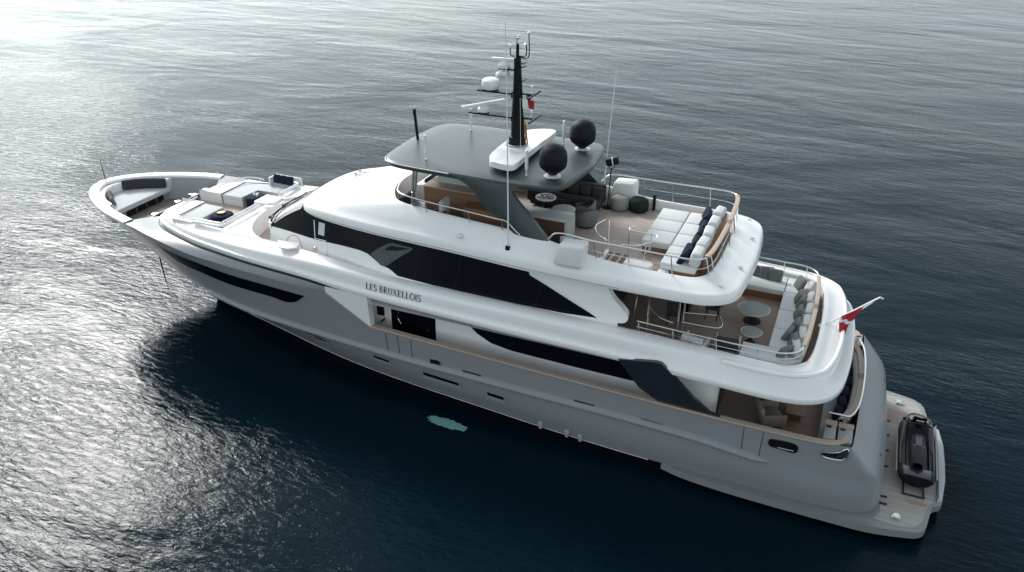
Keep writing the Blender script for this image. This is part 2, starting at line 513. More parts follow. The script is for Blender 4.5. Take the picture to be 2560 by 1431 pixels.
# dark scupper slots
for (x0, x1, z0, z1) in ((20.7, 21.43, 2.36, 2.34), (24.86, 25.58, 2.31, 2.29), (27.15, 27.88, 2.24, 2.21)):
    g = G(); g.grid(rect_patch([(x0, z0), (x1, z1), (x1, z1 - .06), (x0, z0 - .06)], .02)); g.mirror()
    g.build("scupper_slot", BLACK, Y)
# boarding gate seams
def seam(x0, z0, x1, z1, w=.012):
    g = G(); g.tube([on_hull(x0 + (x1 - x0) * i / 6, z0 + (z1 - z0) * i / 6, .002) for i in range(7)], w * .8, 5); g.mirror()
    return g
for (x, z0, z1) in ((17.65, 3.16, 2.34), (18.14, 3.14, 2.32), (18.68, 3.12, 2.30)): seam(x, z0, x, z1).build("gate_seam", BLACK, Y)
for (xa, xb) in ((30.38, 30.40), (30.97, 30.95)): seam(xa, 2.84, xb, 1.92).build("gate_seam", BLACK, Y)
# chrome framed fairlead, mooring windows
def framed(name, poly, off, frame_mat, inner_mat, w=.03):
    cx = sum(p[0] for p in poly) / len(poly); cz = sum(p[1] for p in poly) / len(poly)
    def ring(k): return [on_hull(cx + (p[0] - cx) * k, cz + (p[1] - cz) * k, off if k > .99 else off + .012) for p in poly]
    g = G()
    pts = cr(poly + poly[:1], 3)[:-1]
    base = [on_hull(p[0], p[1], .012) for p in pts]
    g.tube([(p[0], p[1] - .012, p[2]) for p in base], w, 6, closed=True); g.mirror()
    f = g.build(name, frame_mat, Y)
    g = G(); c = on_hull(cx, cz, .016)
    cv = g.b.verts.new(c); vs = [g.b.verts.new((p[0], p[1] - .004, p[2])) for p in base]
    for i in range(len(vs)): g.b.faces.new([cv, vs[i], vs[(i + 1) % len(vs)]])
    g.mirror(); g.build("opening", inner_mat, f)
    return f
framed("fairlead", [(19.44, 2.50), (19.62, 2.52), (19.80, 2.50), (19.80, 2.27), (19.62, 2.25), (19.45, 2.27)], .02, STEEL, BLACK, .025)
framed("mooring_port", [(31.2, 2.63), (31.6, 2.66), (31.98, 2.60), (31.97, 2.38), (31.6, 2.40), (31.2, 2.45)], .02, BLACK, BLACK, .035)
fl = framed("stern_fairlead", [(32.72, 2.58), (33.0, 2.62), (33.2, 2.70), (33.38, 2.86), (33.42, 2.70), (33.36, 2.48), (33.05, 2.42), (32.75, 2.46)], .02, STEEL, BLACK, .03)
g = G()
for x in (32.85, 32.93, 33.02): g.tube([on_hull(x, 2.5, .02), on_hull(x, 2.58, .02)], .022, 6)
g.mirror(); g.build("roller", STEEL, fl)
g = G(); g.poly([on_hull(x, z, .024) for x, z in ((33.16, 2.66), (33.37, 2.83), (33.40, 2.70), (33.34, 2.51), (33.12, 2.48))]); g.mirror(); g.build("polished_plate", STEEL, fl)
g = G(); g.tube([on_hull(x, 2.415 - .02 * abs(x - 31.6), .035) for x in np.linspace(31.25, 31.92, 8)], .022, 6); g.mirror(); g.build("chafe_bar", STEEL, Y)
# water discharge skirts
for (x, z) in ((23.59, .72), (24.59, .70), (25.08, .66)):
    g = G(); p = on_hull(x, z, .0); g.lathe([(0, .16), (.1, .12), (.13, 0), (.06, -.2), (0, -.22)], (p[0], p[1] - .02, p[2]), 12, sx=.8, sy=.3); g.build("exhaust_outlet", GREYW, Y)
# anchor chain off the bow
g = G()
a, c = Vector((3.05, .1, 1.7)), Vector((2.35, .8, -.03))
for i in range(34):
    p = a.lerp(c, i / 34)
    g.box(p, (.035, .09 if i % 2 else .035, .075), rz=.4, bev=.008, seg=1)
g.build("anchor_chain", BLACK, Y)

# ------------------------------------------------------------------ gunwale cap, bow well
def off_in(pts, d):
    out = []
    for i, p in enumerate(pts):
        a = np.array(pts[max(i - 1, 0)][:2]); c = np.array(pts[min(i + 1, len(pts) - 1)][:2])
        t = c - a; t = t / max(1e-6, np.linalg.norm(t))
        n = np.array([-t[1], t[0]])             # left of travel; travel is bow->stern on port: inward is +y
        if n[1] < 0 and i: n = -n
        q = np.array(p[:2]) + n * d
        out.append((q[0], min(0, q[1])) + tuple(p[2:]))
    return out
gw = [hull_pt(X, 2) for X in stations if X <= 5.2]
gw = [tuple(p) for p in gw]
def inset_gw(d, dz):
    out = []
    for i, p in enumerate(gw):
        a = np.array(gw[max(i - 1, 0)][:2]); c = np.array(gw[min(i + 1, len(gw) - 1)][:2])
        t = (c - a) / np.linalg.norm(c - a)
        n = np.array([-t[1], t[0]]) if -t[1] > 0 else np.array([-t[1], t[0]])
        n = np.array([abs(t[1]), abs(t[0])])
        if i == 0: n = np.array([1.0, 0.0])
        q = np.array(p[:2]) + n * d
        out.append((q[0], min(q[1], 0.0), p[2] + dz))
    return out
g = G()
g.grid([[(p[0], p[1], p[2] - .08) for p in inset_gw(-.015, 0)], inset_gw(-.03, .0), inset_gw(-.015, .035), inset_gw(.02, .05), inset_gw(.36, .05), inset_gw(.40, .03), inset_gw(.42, -.06)])
g.mirror(); g.build("bow_gunwale", WHITE, Y, ang=50)
g = G()
g.grid([inset_gw(.42, -.06), inset_gw(.52, -.3), inset_gw(.85, -1.0)]); g.mirror(); g.build("bow_bulwark_lining", GREYW, Y)
# well floor
wl = [(1.5, 0)] + [(x, min(-.05, on_hull(x, 3.95)[1] + .12)) for x in (1.9, 2.4, 3, 3.6, 4.2, 4.8, 5.4, 6.0)] + [(6.3, -1.9), (6.3, 0)]
g = G(); o = half_outline([p for p in wl]); 
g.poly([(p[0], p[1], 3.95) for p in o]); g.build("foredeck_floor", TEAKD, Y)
# bow sofa: seat, raised back, open locker front
sf = [(1.25, 0), (1.35, -.4), (1.7, -.85), (2.3, -1.3), (2.95, -1.6), (2.95, 0)]
g = G(); g.prism(half_outline(sf), 4.28, 4.48, .05, 3); g.build("bow_sofa_seat", CUSH, Y)
g = G()
bk = [(.95, 0), (1.02, -.4), (1.3, -.85), (1.9, -1.35), (2.9, -1.85)]
bi = [(1.22, 0), (1.32, -.42), (1.66, -.88), (2.26, -1.33), (2.95, -1.64)]
outer = cr([(x, y, 0) for x, y in bk], 4); inner = cr([(x, y, 0) for x, y in bi], 4)
g.grid([[(p[0], p[1], 4.0) for p in outer], [(p[0], p[1], 4.80) for p in outer], [(p[0] + .03, p[1] + .03, 4.84) for p in outer], [(p[0] - .05, min(0, p[1] - .02), 4.84) for p in inner], [(p[0], p[1], 4.80) for p in inner], [(p[0], p[1], 4.0) for p in inner]])
g.grid([[(2.9, -1.85, 4.0), (2.9, -1.85, 4.82)], [(2.97, -1.64, 4.0), (2.97, -1.64, 4.82)]])
g.mirror(); g.build("bow_sofa_back", WHITE, Y)
g = G(); g.box((2.86, 0, 4.2), (.12, 3.3, .18)); g.box((2.86, -1.35, 4.03), (.12, .6, .2)); g.box((2.86, 1.35, 4.03), (.12, .6, .2)); g.box((2.86, -.35, 4.03), (.1, .04, .2)); g.box((2.86, .35, 4.03), (.1, .04, .2)); g.build("bow_sofa_base", GREYW, Y)
g = G(); g.box((2.9, .05, 4.13), (.08, 2.2, .24)); lk = g.build("locker_recess", BLACK, Y)
for y in (-.5, .1, .7):
    g = G(); g.box((2.945, y, 4.13), (.03, .05, .22)); g.build("divider", WOOD, lk)
# mooring gear in the well
for (x, y) in ((4.4, -1.55), (4.35, -.8), (4.2, .75), (4.1, 1.7), (4.5, -2.05)):
    g = G(); g.lathe([(.16, 0), (.16, .06), (.09, .1), (.08, .24), (.15, .3), (.15, .36), (0, .38)], (x, y, 3.96), 16)
    g.box((x + .34, y + .05, 4.05), (.2, .16, .18), bev=.03); g.build("mooring_winch", STEEL, Y)
for (x, y) in ((4.75, 1.25), (4.75, 2.0), (4.9, -1.2)):
    g = G(); g.box((x, y, 4.25), (.3, .32, .6), bev=.05); g.build("deck_locker", WPLAS, Y)
g = G(); g.box((5.2, 0, 4.35), (.06, 4.6, .7)); g.build("foredeck_dark_bulkhead", NAVYP, Y)
g = G()
for i in range(3): g.box((5.35 + .25 * i, -.2, 4.08 + .2 * i), (.3, .62, .06)); g.box((5.35 + .25 * i, -.2, 4.0 + .1 * i), (.1, .56, .2 * i + .1))
g.build("foredeck_steps", TEAK, Y)
# jackstaff
g = G(); g.tube([(.85, 0, 4.95), (.78, 0, 6.0)], .02, 6, r2=.012); g.build("jackstaff", BLACK, Y)

# ------------------------------------------------------------------ upper deck white band
A = [(5.75, -.52, 4.75), (5.72, -1.2, 4.75), (5.85, -1.9, 4.75), (6.2, -2.28, 4.75), (7.0, -2.65, 4.72), (8.6, -3.12, 4.7), (10, -3.35, 4.68), (11.6, -3.54, 4.65), (14.2, -3.72, 4.6), (15.5, -3.82, 4.55), (17, -3.9, 4.5), (19.2, -3.96, 4.46), (22.9, -3.98, 4.38), (26.3, -3.98, 4.33), (29.2, -3.96, 4.2), (31.0, -3.95, 4.15), (31.9, -3.82, 4.15), (32.5, -3.45, 4.15), (32.85, -2.85, 4.15), (33.05, -1.5, 4.15), (33.1, 0, 4.15)]
S = [5.08, 5.08, 5.08, 5.06, 5.04, 5.05, 5.08, 5.13, 5.24, 5.27, 5.25, 5.16, 5.14, 5.12, 5.0, 4.93, 4.91, 4.9, 4.88, 4.87, 4.87]
I = [(6.6, -.52, 5.2), (6.6, -1.0, 5.2), (6.62, -1.6, 5.2), (6.8, -1.95, 5.2), (7.5, -2.2, 5.2), (8.9, -2.55, 5.22), (10.2, -2.72, 5.27), (11.8, -2.80, 5.36), (14.2, -3.02, 5.34), (15.5, -3.12, 5.3), (17, -3.2, 5.2), (19.2, -3.25, 5.17), (22.9, -3.26, 5.16), (26.3, -3.26, 5.14), (29.2, -3.22, 5.03), (30.9, -3.2, 4.98), (31.4, -3.06, 4.97), (31.75, -2.75, 4.97), (31.88, -2.3, 4.97), (31.97, -1.2, 4.97), (31.99, 0, 4.97)]
F_ = None
def band_rows(A, S, I, spec, k=5):
    """spec: list of (inset, where) ; where: number in 0..1 blends low edge->shoulder height, plus absolute dz"""
    n = len(A)
    nor = []
    for i in range(n):
        a = np.array(A[max(i - 1, 0)][:2]); c = np.array(A[min(i + 1, n - 1)][:2])
        t = (c - a) / np.linalg.norm(c - a)
        nor.append(np.array([-t[1], t[0]]))
    nor[-1] = np.array([-1.0, 0.0])
    if abs(A[0][1]) < 1: nor[0] = np.array([1.0, 0.0])
    rows = []
    for (ins, f, dz) in spec:
        r = []
        for i in range(n):
            q = np.array(A[i][:2]) + nor[i] * (ins * (1 + max(0, min(1, (A[i][0] - 26) / 4)) * 1.3) if ins < .4 and f > 0 and A is not F_ else ins)
            r.append((q[0], min(q[1], 0.0), A[i][2] + (S[i] - A[i][2]) * f + dz))
        rows.append(r)
    return rows
spec = [(.75, 0, .03), (.06, 0, .0), (.01, 0, .004), (0, 0, .02), (0, 0, .165), (.012, 0, .185), (.06, 0, .195), (.075, 0, .215), (.11, .55, 0), (.135, .84, 0), (.165, .95, 0), (.215, 1, 0), (.42, 1, .03)]
rows = band_rows(A, S, I, spec)
rows[-1] = [tuple(np.array(r) * .55 + np.array(rows[-2][i]) * .0 + np.array(I[i]) * .45) for i, r in enumerate(rows[-1])]
rows.append(I)
smooth_rows = [cr(r, 5) for r in rows]
g = G(); g.grid(smooth_rows)
lip = smooth_rows[-1]
# inner face of the bulwark down to the deck, from the coachroof passage to the stern
lip_i = [i for i, p in enumerate(lip) if p[0] > 11.0]
g.grid([[lip[i] for i in lip_i], [(lip[i][0] - (.03 if lip[i][0] > 31.5 else 0), min(0, lip[i][1] + .05), lip[i][2] - .03) for i in lip_i], [(lip[i][0] - (.04 if lip[i][0] > 31.5 else 0), min(0, lip[i][1] + .06), 4.40) for i in lip_i]])
g.mirror()
g.build("upper_deck_bulwark", WHITE, Y, ang=40)
# raised mouldings on the stern bulwark top
g = G()
mo = [(29.4, -3.62, 5.0), (30.9, -3.6, 4.96), (31.7, -3.42, 4.95), (32.25, -3.0, 4.95), (32.5, -2.3, 4.95), (32.65, -1.2, 4.95), (32.68, 0, 4.95)]
mp_ = cr(mo, 5)
g.grid([[(p[0] + s * .0 - a * .0 + (a if p[0] > 32.2 else 0) * .6, p[1] - (a if p[0] <= 32.2 else a * .5), p[2] - .06 + h) for p in mp_] for a, h, s in ((.10, 0, 0), (.07, .05, 0), (.02, .07, 0), (-.06, .06, 0), (-.12, 0, 0))])
g.mirror(); g.build("stern_moulding", WHITE, Y, ang=60)

ay = pchip([(p[0], p[1]) for p in A if 6 < p[0] < 31])
def on_band(x, z):
    z0 = float(np.interp(x, [p[0] for p in A], [p[2] for p in A])); zs = float(np.interp(x, [p[0] for p in A], S))
    f = (z - z0) / (zs - z0)
    ins = float(np.interp(f, [.3, .55, .84, .95], [.085, .11, .135, .165]))
    return (x, ay(x) + ins - .014, z)

# coachroof top with two lounge wells
pas = [(9.95, 0), (10.02, -.6), (10.2, -1.2), (10.5, -1.8), (10.95, -2.3), (11.4, -2.62), (11.8, -2.80)]
passage = [tuple(p[:2]) for p in cr([(x, y, 0) for x, y in pas], 4)]
inner_front = [(p[0], p[1]) for p in lip if p[0] <= 11.81 and p[1] < -.5]
zc = 5.2
WX0, WX1, WY = 7.0, 9.55, -2.42
g = G()
# quads: edge strip between inner_front and the well rectangle / passage curve
side = [p for p in inner_front if p[0] <= 6.7 or True]
zl = {}
lipmap = [(p[0], p[1], p[2]) for p in lip if p[0] <= 11.81 and p[1] < -.5]
def nearest_target(p):
    if p[0] < WX0: return (WX0, max(p[1], WY), zc)
    if p[0] < WX1: return (p[0], WY, zc)
    return None
pre = [p for p in lipmap if p[0] <= WX0]
r1_ = pre; r2_ = [(WX0, max(p[1], WY + .0), zc) for p in pre]
g.grid([r1_, r2_])
mid = [p for p in lipmap if WX0 <= p[0] <= WX1]
st = pre[-1]
g.grid([[st] + mid + [(WX1, float(np.interp(WX1, [q[0] for q in lipmap], [q[1] for q in lipmap])), 5.25)],
        [(WX0, WY, zc)] + [(p[0], WY, zc) for p in mid] + [(WX1, WY, zc)]])
# fill from start to corner
if r2_[-1][1] > WY: g.poly([st, r2_[-1], (WX0, WY, zc)])
aft = [p for p in lipmap if p[0] > WX1]
left = [(WX1, float(np.interp(WX1, [q[0] for q in lipmap], [q[1] for q in lipmap])), 5.25)] + aft
n = 14
def samp(pts, n):
    P = [np.array(p, float) for p in pts]; L = [0]
    for a, b in zip(P, P[1:]): L.append(L[-1] + np.linalg.norm(b - a))
    out = []
    for i in range(n + 1):
        s = L[-1] * i / n
        j = max(0, min(len(P) - 2, int(np.searchsorted(L, s)) - 1))
        t = (s - L[j]) / max(1e-9, L[j + 1] - L[j])
        out.append(P[j] + (P[j + 1] - P[j]) * t)
    return out
pz = [(x, y, 5.2 + .16 * min(1, max(0, (x - 9.9) / 1.9))) for x, y in passage]
wellaft = [(WX1, WY, zc), (WX1, -1.2, zc), (WX1, 0, zc)]
# aft deck: from well aft edge to passage curve
pc = [p for p in pz]
g.grid([samp(wellaft, n), samp([p for p in reversed(pc)], n)])
g.poly([(WX1, WY, zc)] + [tuple(p) for p in left] )
# passage curved wall
g.grid([pz, [(p[0] + .02, p[1] + .02, p[2] - .02) for p in pz], [(p[0] + .03, p[1] + .03, 4.42) for p in pz]])
g.mirror(); g.build("coachroof_deck", WHITE, Y, ang=40)
# well lining and floor
g = G()
g.grid([[(WX0, -.52, zc), (WX0, WY, zc), (WX1, WY, zc), (WX1, 0, zc)], [(WX0, -.52, 4.72), (WX0, WY, 4.72), (WX1, WY, 4.72), (WX1, 0, 4.72)]])
g.grid([[(5.8, -.52, zc), (WX0, -.52, zc)], [(5.8, -.52, 4.2), (WX0, -.52, 4.2)]])
g.mirror(); g.build("lounge_well_lining", WHITE2, Y)
g = G(); g.poly([(5.9, -.6, 4.72), (5.9, .6, 4.72), (WX0, .6, 4.72), (WX0, -WY, 4.72), (WX1, -WY, 4.72), (WX1, WY, 4.72), (WX0, WY, 4.72), (WX0, -.6, 4.72)]); g.build("lounge_floor", TEAK, Y)
# coaming around the well
g = G()
cpath = [(8.15, -2.5, 5.3), (8.6, -2.52, 5.34), (9.3, -2.54, 5.36), (9.6, -2.5, 5.37), (9.66, -2.2, 5.38), (9.66, -.2, 5.38)]
for i, (dy, dz, r) in enumerate(((0, 0, .06), (.14, .05, .05))):
    g.tube([(p[0] - (dy if p[1] > -2.4 else dy * .6), p[1] + (dy if p[1] < -2.3 else 0), p[2] + dz - .02) for p in cr(cpath, 4)], r, 8)
g.build("lounge_coaming", WHITE, Y, ang=60)
g = G()
g.tube([(p[0], -p[1], p[2]) for p in cr([(8.15, -2.5, 5.3), (9.3, -2.54, 5.36), (9.6, -2.5, 5.37), (9.66, -2.2, 5.38), (9.66, -1.35, 5.38)], 4)], .07, 8)
g.build("lounge_coaming", WHITE, Y, ang=60)
# benches
g = G(); g.prism([(7.05, -2.3), (8.05, -2.3), (8.05, -.55), (7.05, -.55)], 4.98, 5.16, .05, 3); g.build("forward_bench", CUSH, Y)
g = G(); g.prism([(7.05, .55), (8.1, .55), (8.1, 1.6), (9.5, 1.6), (9.5, 2.35), (7.05, 2.35)], 4.98, 5.17, .05, 3); g.build("corner_bench", CUSH, Y)
g = G(); g.prism([(7.04, -2.35), (8.02, -2.35), (8.02, -.57), (7.04, -.57)], 4.70, 4.98); g.prism([(7.04, .57), (8.07, .57), (8.07, 1.63), (9.5, 1.63), (9.5, 2.35), (7.04, 2.35)], 4.70, 4.98); g.build("bench_base", WHITE2, Y)
g = G(); g.box((9.3, .75, 5.0), (.75, .9, .5), bev=.04); g.box((9.75, .85, 5.1), (.3, .9, .4), bev=.03); g.build("passage_step", WHITE, Y)
g = G(); g.box((9.55, 1.25, 5.28), (.05, .05, .5)); g.prism([(9.9, 1.0), (10.0, .95), (10.35, 1.35), (10.25, 1.4)], 4.6, 5.3, .03); g.build("passage_gate", WHITE2, Y)
g = G(); g.box((8.25, 2.52, 5.34), (.08, .5, .36)); g.box((8.9, 2.8, 5.34), (1.4, .1, .36), bev=.02); g.build("bench_backrest", WHITE2, Y)
# low handrails on coachroof
def rails(path, r, posts, zdrop, name, n=8, k=4, mirror=True, parent=None, mat=None, smooth=True, pr=.014):
    g = G(); P = cr(path, k) if smooth else [np.array(p) for p in path]
    g.tube(P, r, n)
    for (x, y, z0, z1, dx, dy) in posts: g.tube([(x + dx, y + dy, z0), (x, y, z1)], pr, 6)
    if mirror: g.mirror()
    return g.build(name, mat or STEEL, parent or Y, ang=60)
rails([(6.75, -.6, 5.42), (6.8, -1.3, 5.42), (6.95, -2.0, 5.4), (7.3, -2.35, 5.36), (7.8, -2.45, 5.3)], .03, [(6.76, -.75, 5.18, 5.42, 0, 0), (6.8, -1.35, 5.18, 5.42, 0, 0), (6.95, -2.0, 5.18, 5.4, 0, 0), (7.6, -2.42, 5.18, 5.33, 0, 0)], 0, "coachroof_handrail", mat=WPLAS)

# grey shoulder between hull knuckle and the band, with its forward bulkhead
g = G()
ks = list(np.linspace(4.85, 15.25, 40))
hull_top = [hull_pt(X, 2) for X in ks]
uedge = cr([(5.62, -1.6, 4.74), (5.85, -2.0, 4.74), (6.25, -2.38, 4.73), (7.0, -2.72, 4.71), (8.6, -3.17, 4.69), (10, -3.38, 4.67), (11.6, -3.56, 4.64), (14.2, -3.71, 4.6), (15.5, -3.78, 4.54)], 5)
us = samp(uedge, 39)
mid_ = [(a * .5 + b * .5) + np.array([0, -.02, .04]) for a, b in zip(hull_top, us)]
g.grid([hull_top, mid_, us, [p + np.array([0.1, .3, .02]) for p in us]])
fe = [hull_top[0], mid_[0], us[0]]
g.grid([[tuple(p) for p in fe], [(p[0] + .04, p[1] * .86, 4.4) for p in fe], [(p[0] + .06, p[1] * .72, 3.9) for p in fe]])
g.mirror(); g.build("foredeck_shoulder", GREY, Y, ang=45)
g = G(); gp_ = [p + np.array([0, -.025, -.005]) for p in us]
g.tube(gp_, .018, 5, r2=.05); g.mirror(); g.build("painted_gap_shadow", BLACK, Y)  # black tube paints the shadow line under the white band
g = G(); g.grid([[(5.66, -2.0, 4.75), (5.6, -1.2, 4.75), (5.6, -.55, 4.75)], [(5.66, -2.0, 3.9), (5.6, -1.2, 3.9), (5.6, -.55, 3.9)]]); g.mirror(); g.build("coachroof_front_wall", GREYW, Y)

# ------------------------------------------------------------------ upper cabin and wheelhouse
yb = lin([(11.2, -1.95), (11.6, -2.1), (13, -2.42), (14.5, -2.75), (16.5, -3.1), (17.9, -3.25), (26.6, -3.25)])
yt = lin([(11.6, -1.5), (13, -1.95), (14.2, -2.3), (16.2, -2.6), (18, -2.85), (20, -3.0), (26.6, -3.05)])
def cab(x, z, off=0.0):
    return (x, yb(x) + (yt(x) - yb(x)) * (z - 5.1) / 1.45 - off, z)
gb = lin([(11.62, 5.49), (12.54, 5.55), (13.75, 5.60), (14.62, 5.66), (15.43, 5.71), (16.2, 5.74), (16.6, 5.70), (17.2, 5.44), (17.58, 5.40), (17.95, 5.23), (19.4, 5.17), (22.6, 5.15), (24.1, 5.17), (25.3, 5.25), (26.4, 5.4)])
gt = lin([(11.62, 5.50), (13.15, 6.5), (13.6, 6.60), (22.86, 6.60), (22.87, 6.24), (25.32, 5.27)])
g = G()
g.grid(patch(cab, 11.62, 26.0, gb, lambda x: 4.42, 90, 4, 0))
g.mirror(); g.build("upper_cabin_wall", WHITE, Y, ang=45)
g = G()
N = 110
xs = sorted(set([11.62 + (22.86 - 11.62) * i / 90 for i in range(91)] + [13.15, 16.2, 16.6, 17.2, 17.58, 17.95]))
g.grid([[cab(x, gb(x) + (gt(x) - gb(x)) * j / 8, 0) for x in xs] for j in range(9)])
gt2 = lin([(22.86, 6.24), (25.32, 5.26)])
xs2 = [22.86 + (25.32 - 22.86) * i / 20 for i in range(21)]
g.grid([[cab(x, gb(x) + max(.003, gt2(x) - gb(x)) * j / 6, 0) for x in xs2] for j in range(7)])
g.mirror(); g.build("upper_cabin_glass", GLASS, Y, ang=60)
for x, zt_ in ((18.7, 6.5), (20.3, 6.5), (23.24, 6.05)):
    g = G(); g.tube([cab(x + .03 * (i - 3), gb(x) + (zt_ - gb(x)) * i / 6, .004) for i in range(7)], .012, 5); g.mirror(); g.build("pane_seam", BLACK, Y)
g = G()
sheen_pts = cr([(16.72, 5.72), (16.95, 5.93), (17.3, 6.16), (17.6, 6.3), (18.0, 6.31), (18.5, 6.29), (18.15, 6.02), (17.75, 5.72), (17.42, 5.46), (17.2, 5.45)], 3)
g.poly([cab(p[0], max(p[1], gb(p[0]) + .01), .03) for p in sheen_pts]); g.mirror(); wf = g.build("glass_sheen_patch", SHEEN, Y)  # reflection on the bending side glass, painted as a grey patch
g = G(); g.poly([cab(x, z, .036) for x, z in ((17.32, 6.0), (17.42, 6.12), (17.6, 6.22), (18.42, 6.27), (18.1, 6.18), (17.8, 6.08))]); g.mirror(); g.build("opening", GLASS, wf)  # black glass lens inside the painted reflection, no real opening
# white wedge behind the glass
g = G()
te = cr([(25.45, -3.0, 6.5), (25.75, -3.1, 6.05), (26.1, -3.16, 5.75), (26.32, -3.2, 5.5), (26.25, -3.24, 5.33), (25.9, -3.26, 5.26), (25.32, -3.25, 5.255)], 5)
le = samp([cab(22.86, 6.6), cab(22.87, 6.24), cab(23.5, 6.0), cab(24.5, 5.59), cab(25.32, 5.27)], len(te) - 1)
g.grid([[np.array(a) * (1 - s) + np.array(b) * s + np.array([0, -.03 * min(1, s * 8), 0]) for a, b in zip(le, te)] for s in [0, .04, .1, .25, .5, .75, .9, 1]])
g.grid([[np.array(b) + np.array([0, -.03, 0]) for b in te], [np.array(b) + np.array([.0, .0, -.0]) for b in te], [np.array(b) + np.array([-.05, .3, 0]) for b in te]])
g.mirror(); g.build("cabin_wing", WHITE, Y, ang=50)
# forward wheelhouse wall and windscreen
fb = cr([(11.05, 0, 0), (11.1, -.7, 0), (11.25, -1.4, 0), (11.42, -1.85, 0), (11.62, -2.1 + .12, 0)], 5)
ft = cr([(12.85, 0, 6.66), (12.9, -.7, 6.65), (12.98, -1.3, 6.62), (13.07, -1.7, 6.56), (13.15, yt(13.15) - .0, 6.5)], 5)
g = G()
g.grid([[(p[0] - .01, p[1], 4.42) for p in fb], [(p[0], p[1], 5.40) for p in fb], [(p[0], p[1], 5.60) for p in fb], [(p[0] + .06, p[1] + .03 if p[1] < -.1 else p[1], 5.66) for p in fb]])
g.mirror(); g.build("wheelhouse_front", WHITE, Y, ang=40)
g = G()
base = [(p[0] + .05, p[1] + (.0 if p[1] > -.1 else .02), 5.64 - .14 * (abs(p[1]) / 2) ** 6) for p in fb]
base[-1] = cab(11.62, 5.5)
g.grid([[np.array(a) * (1 - s) + np.array(b) * s + np.array([-.06, -.02 if a[1] < -.2 else 0, .03]) * 4 * s * (1 - s) for a, b in zip(base, ft)] for s in np.linspace(0, 1, 7)])
g.mirror(); g.build("windscreen", SCREEN, Y, ang=60)
# wipers
for (y0, y1, h) in ((-1.75, -.6, .12), (-.55, .75, .12), (.9, 1.9, .12)):
    g = G()
    P = lambda y, s: (11.12 + .12 * y * y * .8 + s * 1.75 - .03, y, 5.68 + s * .98 + .05)
    g.tube([P(y0, .02), P((y0 + y1) / 2, .10), P(y1, .14)], .02, 6); g.tube([P(y0 + .1, .09), P(y1 + .1, .2)], .018, 6); g.box(P(y0, .03), (.1, .12, .08), bev=.02, seg=1)
    g.build("windscreen_wiper", BLACK, Y)
# wheelhouse side door with chrome frame and the round hatch line
g = G(); g.tube([cab(13.95, 6.3, .012), cab(14.05, 5.66, .012), cab(14.62, 5.70, .012)], .02, 6, ); g.tube([cab(14.66, 5.62, .01), cab(14.72, 4.6, .01)], .008, 5)
g.mirror(); g.build("wheelhouse_door_frame", STEEL, Y)
g = G(); g.grid(patch(cab, 14.2, 14.5, lambda x: 6.3, lambda x: 5.85, 4, 4, .012)); g.mirror(); g.build("door_window", CLEAR, Y)
g = G(); g.tube([cab(12.95 + .42 * cos(a), 5.06 + .42 * sin(a), .006) for a in np.linspace(-.1, pi + .25, 22)], .012, 5); g.mirror(); g.build("hatch_seam", GREYW, Y)
g = G(); g.lathe([(.12, 0), (.11, .03), (0, .035)], (0, 0, 0), 14)
for v in g.b.verts: v.co = Vector(cab(14.1, 5.25, .0)) + Vector((v.co.x, -v.co.z, v.co.y))
g.mirror(); g.build("side_light", STEEL, Y)
# fold-out side step and the bulge in the bulwark
g = G(); g.prism([(12.55, -2.82), (13.5, -2.72), (13.62, -3.1), (13.35, -3.32), (12.95, -3.28)], 5.40, 5.45, .015); g.mirror(); g.build("fold_out_step", WHITE, Y)
# side passage floor and upper deck floor
g = G(); 
fl_ = [(9.9, 0), (10.05, -.7), (10.35, -1.5), (10.9, -2.25), (11.8, -2.78), (14.2, -3.0), (17, -3.18), (17, 0)]
g.poly([(p[0], p[1], 4.44) for p in half_outline(fl_)]); g.build("side_passage_floor", TEAK, Y)
g = G()
uf = [(24.5, -3.2), (29.2, -3.17), (30.9, -3.15), (31.4, -3.02), (31.7, -2.72), (31.83, -2.3), (31.93, -1.2), (31.95, 0)]
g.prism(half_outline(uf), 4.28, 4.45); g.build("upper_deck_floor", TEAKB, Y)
g = G(); g.grid([[(x, y, 4.24) for y in (-3.85, 0, 3.85)] for x in (15.3, 20, 31.2)]); g.poly([(31.2, -3.85, 4.24), (31.2, 3.85, 4.24), (32.7, 2.6, 4.2), (32.95, 0, 4.2), (32.7, -2.6, 4.2)]); g.build("main_deck_ceiling", WHITE2, Y)
# upper cabin aft wall of dark sliding glass
g = G(); g.box((25.35, 0, 5.45), (.08, 5.8, 2.0)); g.build("upper_aft_doors", GLASS, Y)

# ------------------------------------------------------------------ flybridge white band and roof
F = [(12.9, 0, 6.66), (12.93, -.7, 6.65), (13.02, -1.35, 6.62), (13.15, -1.8, 6.58), (13.5, -2.2, 6.55), (14.2, -2.52, 6.54), (16.4, -2.93, 6.54), (18.2, -3.07, 6.54), (20, -3.17, 6.53), (23, -3.34, 6.48), (26, -3.46, 6.52), (28, -3.48, 6.55), (28.6, -3.42, 6.55), (29.1, -3.18, 6.55), (29.45, -2.75, 6.55), (29.62, -1.4, 6.55), (29.68, 0, 6.55)]
FS = [6.80, 6.80, 6.79, 6.78, 6.80, 6.84, 6.9, 6.93, 6.94, 6.93, 6.9, 6.88, 6.88, 6.87, 6.86, 6.85, 6.85]
FL = [(16.55, 0, 7.6), (16.62, -.8, 7.6), (16.85, -1.4, 7.6), (17.1, -1.8, 7.6), (17.35, -2.08, 7.59), (17.75, -2.25, 7.57), (18.6, -2.38, 7.55), (19.4, -2.46, 7.54), (20.6, -2.58, 7.52), (23.0, -2.80, 7.47), (25.3, -2.88, 7.14), (27.7, -2.9, 7.08), (28.2, -2.8, 7.08), (28.45, -2.55, 7.08), (28.6, -2.2, 7.08), (28.7, -1.2, 7.08), (28.72, 0, 7.08)]
F_ = F
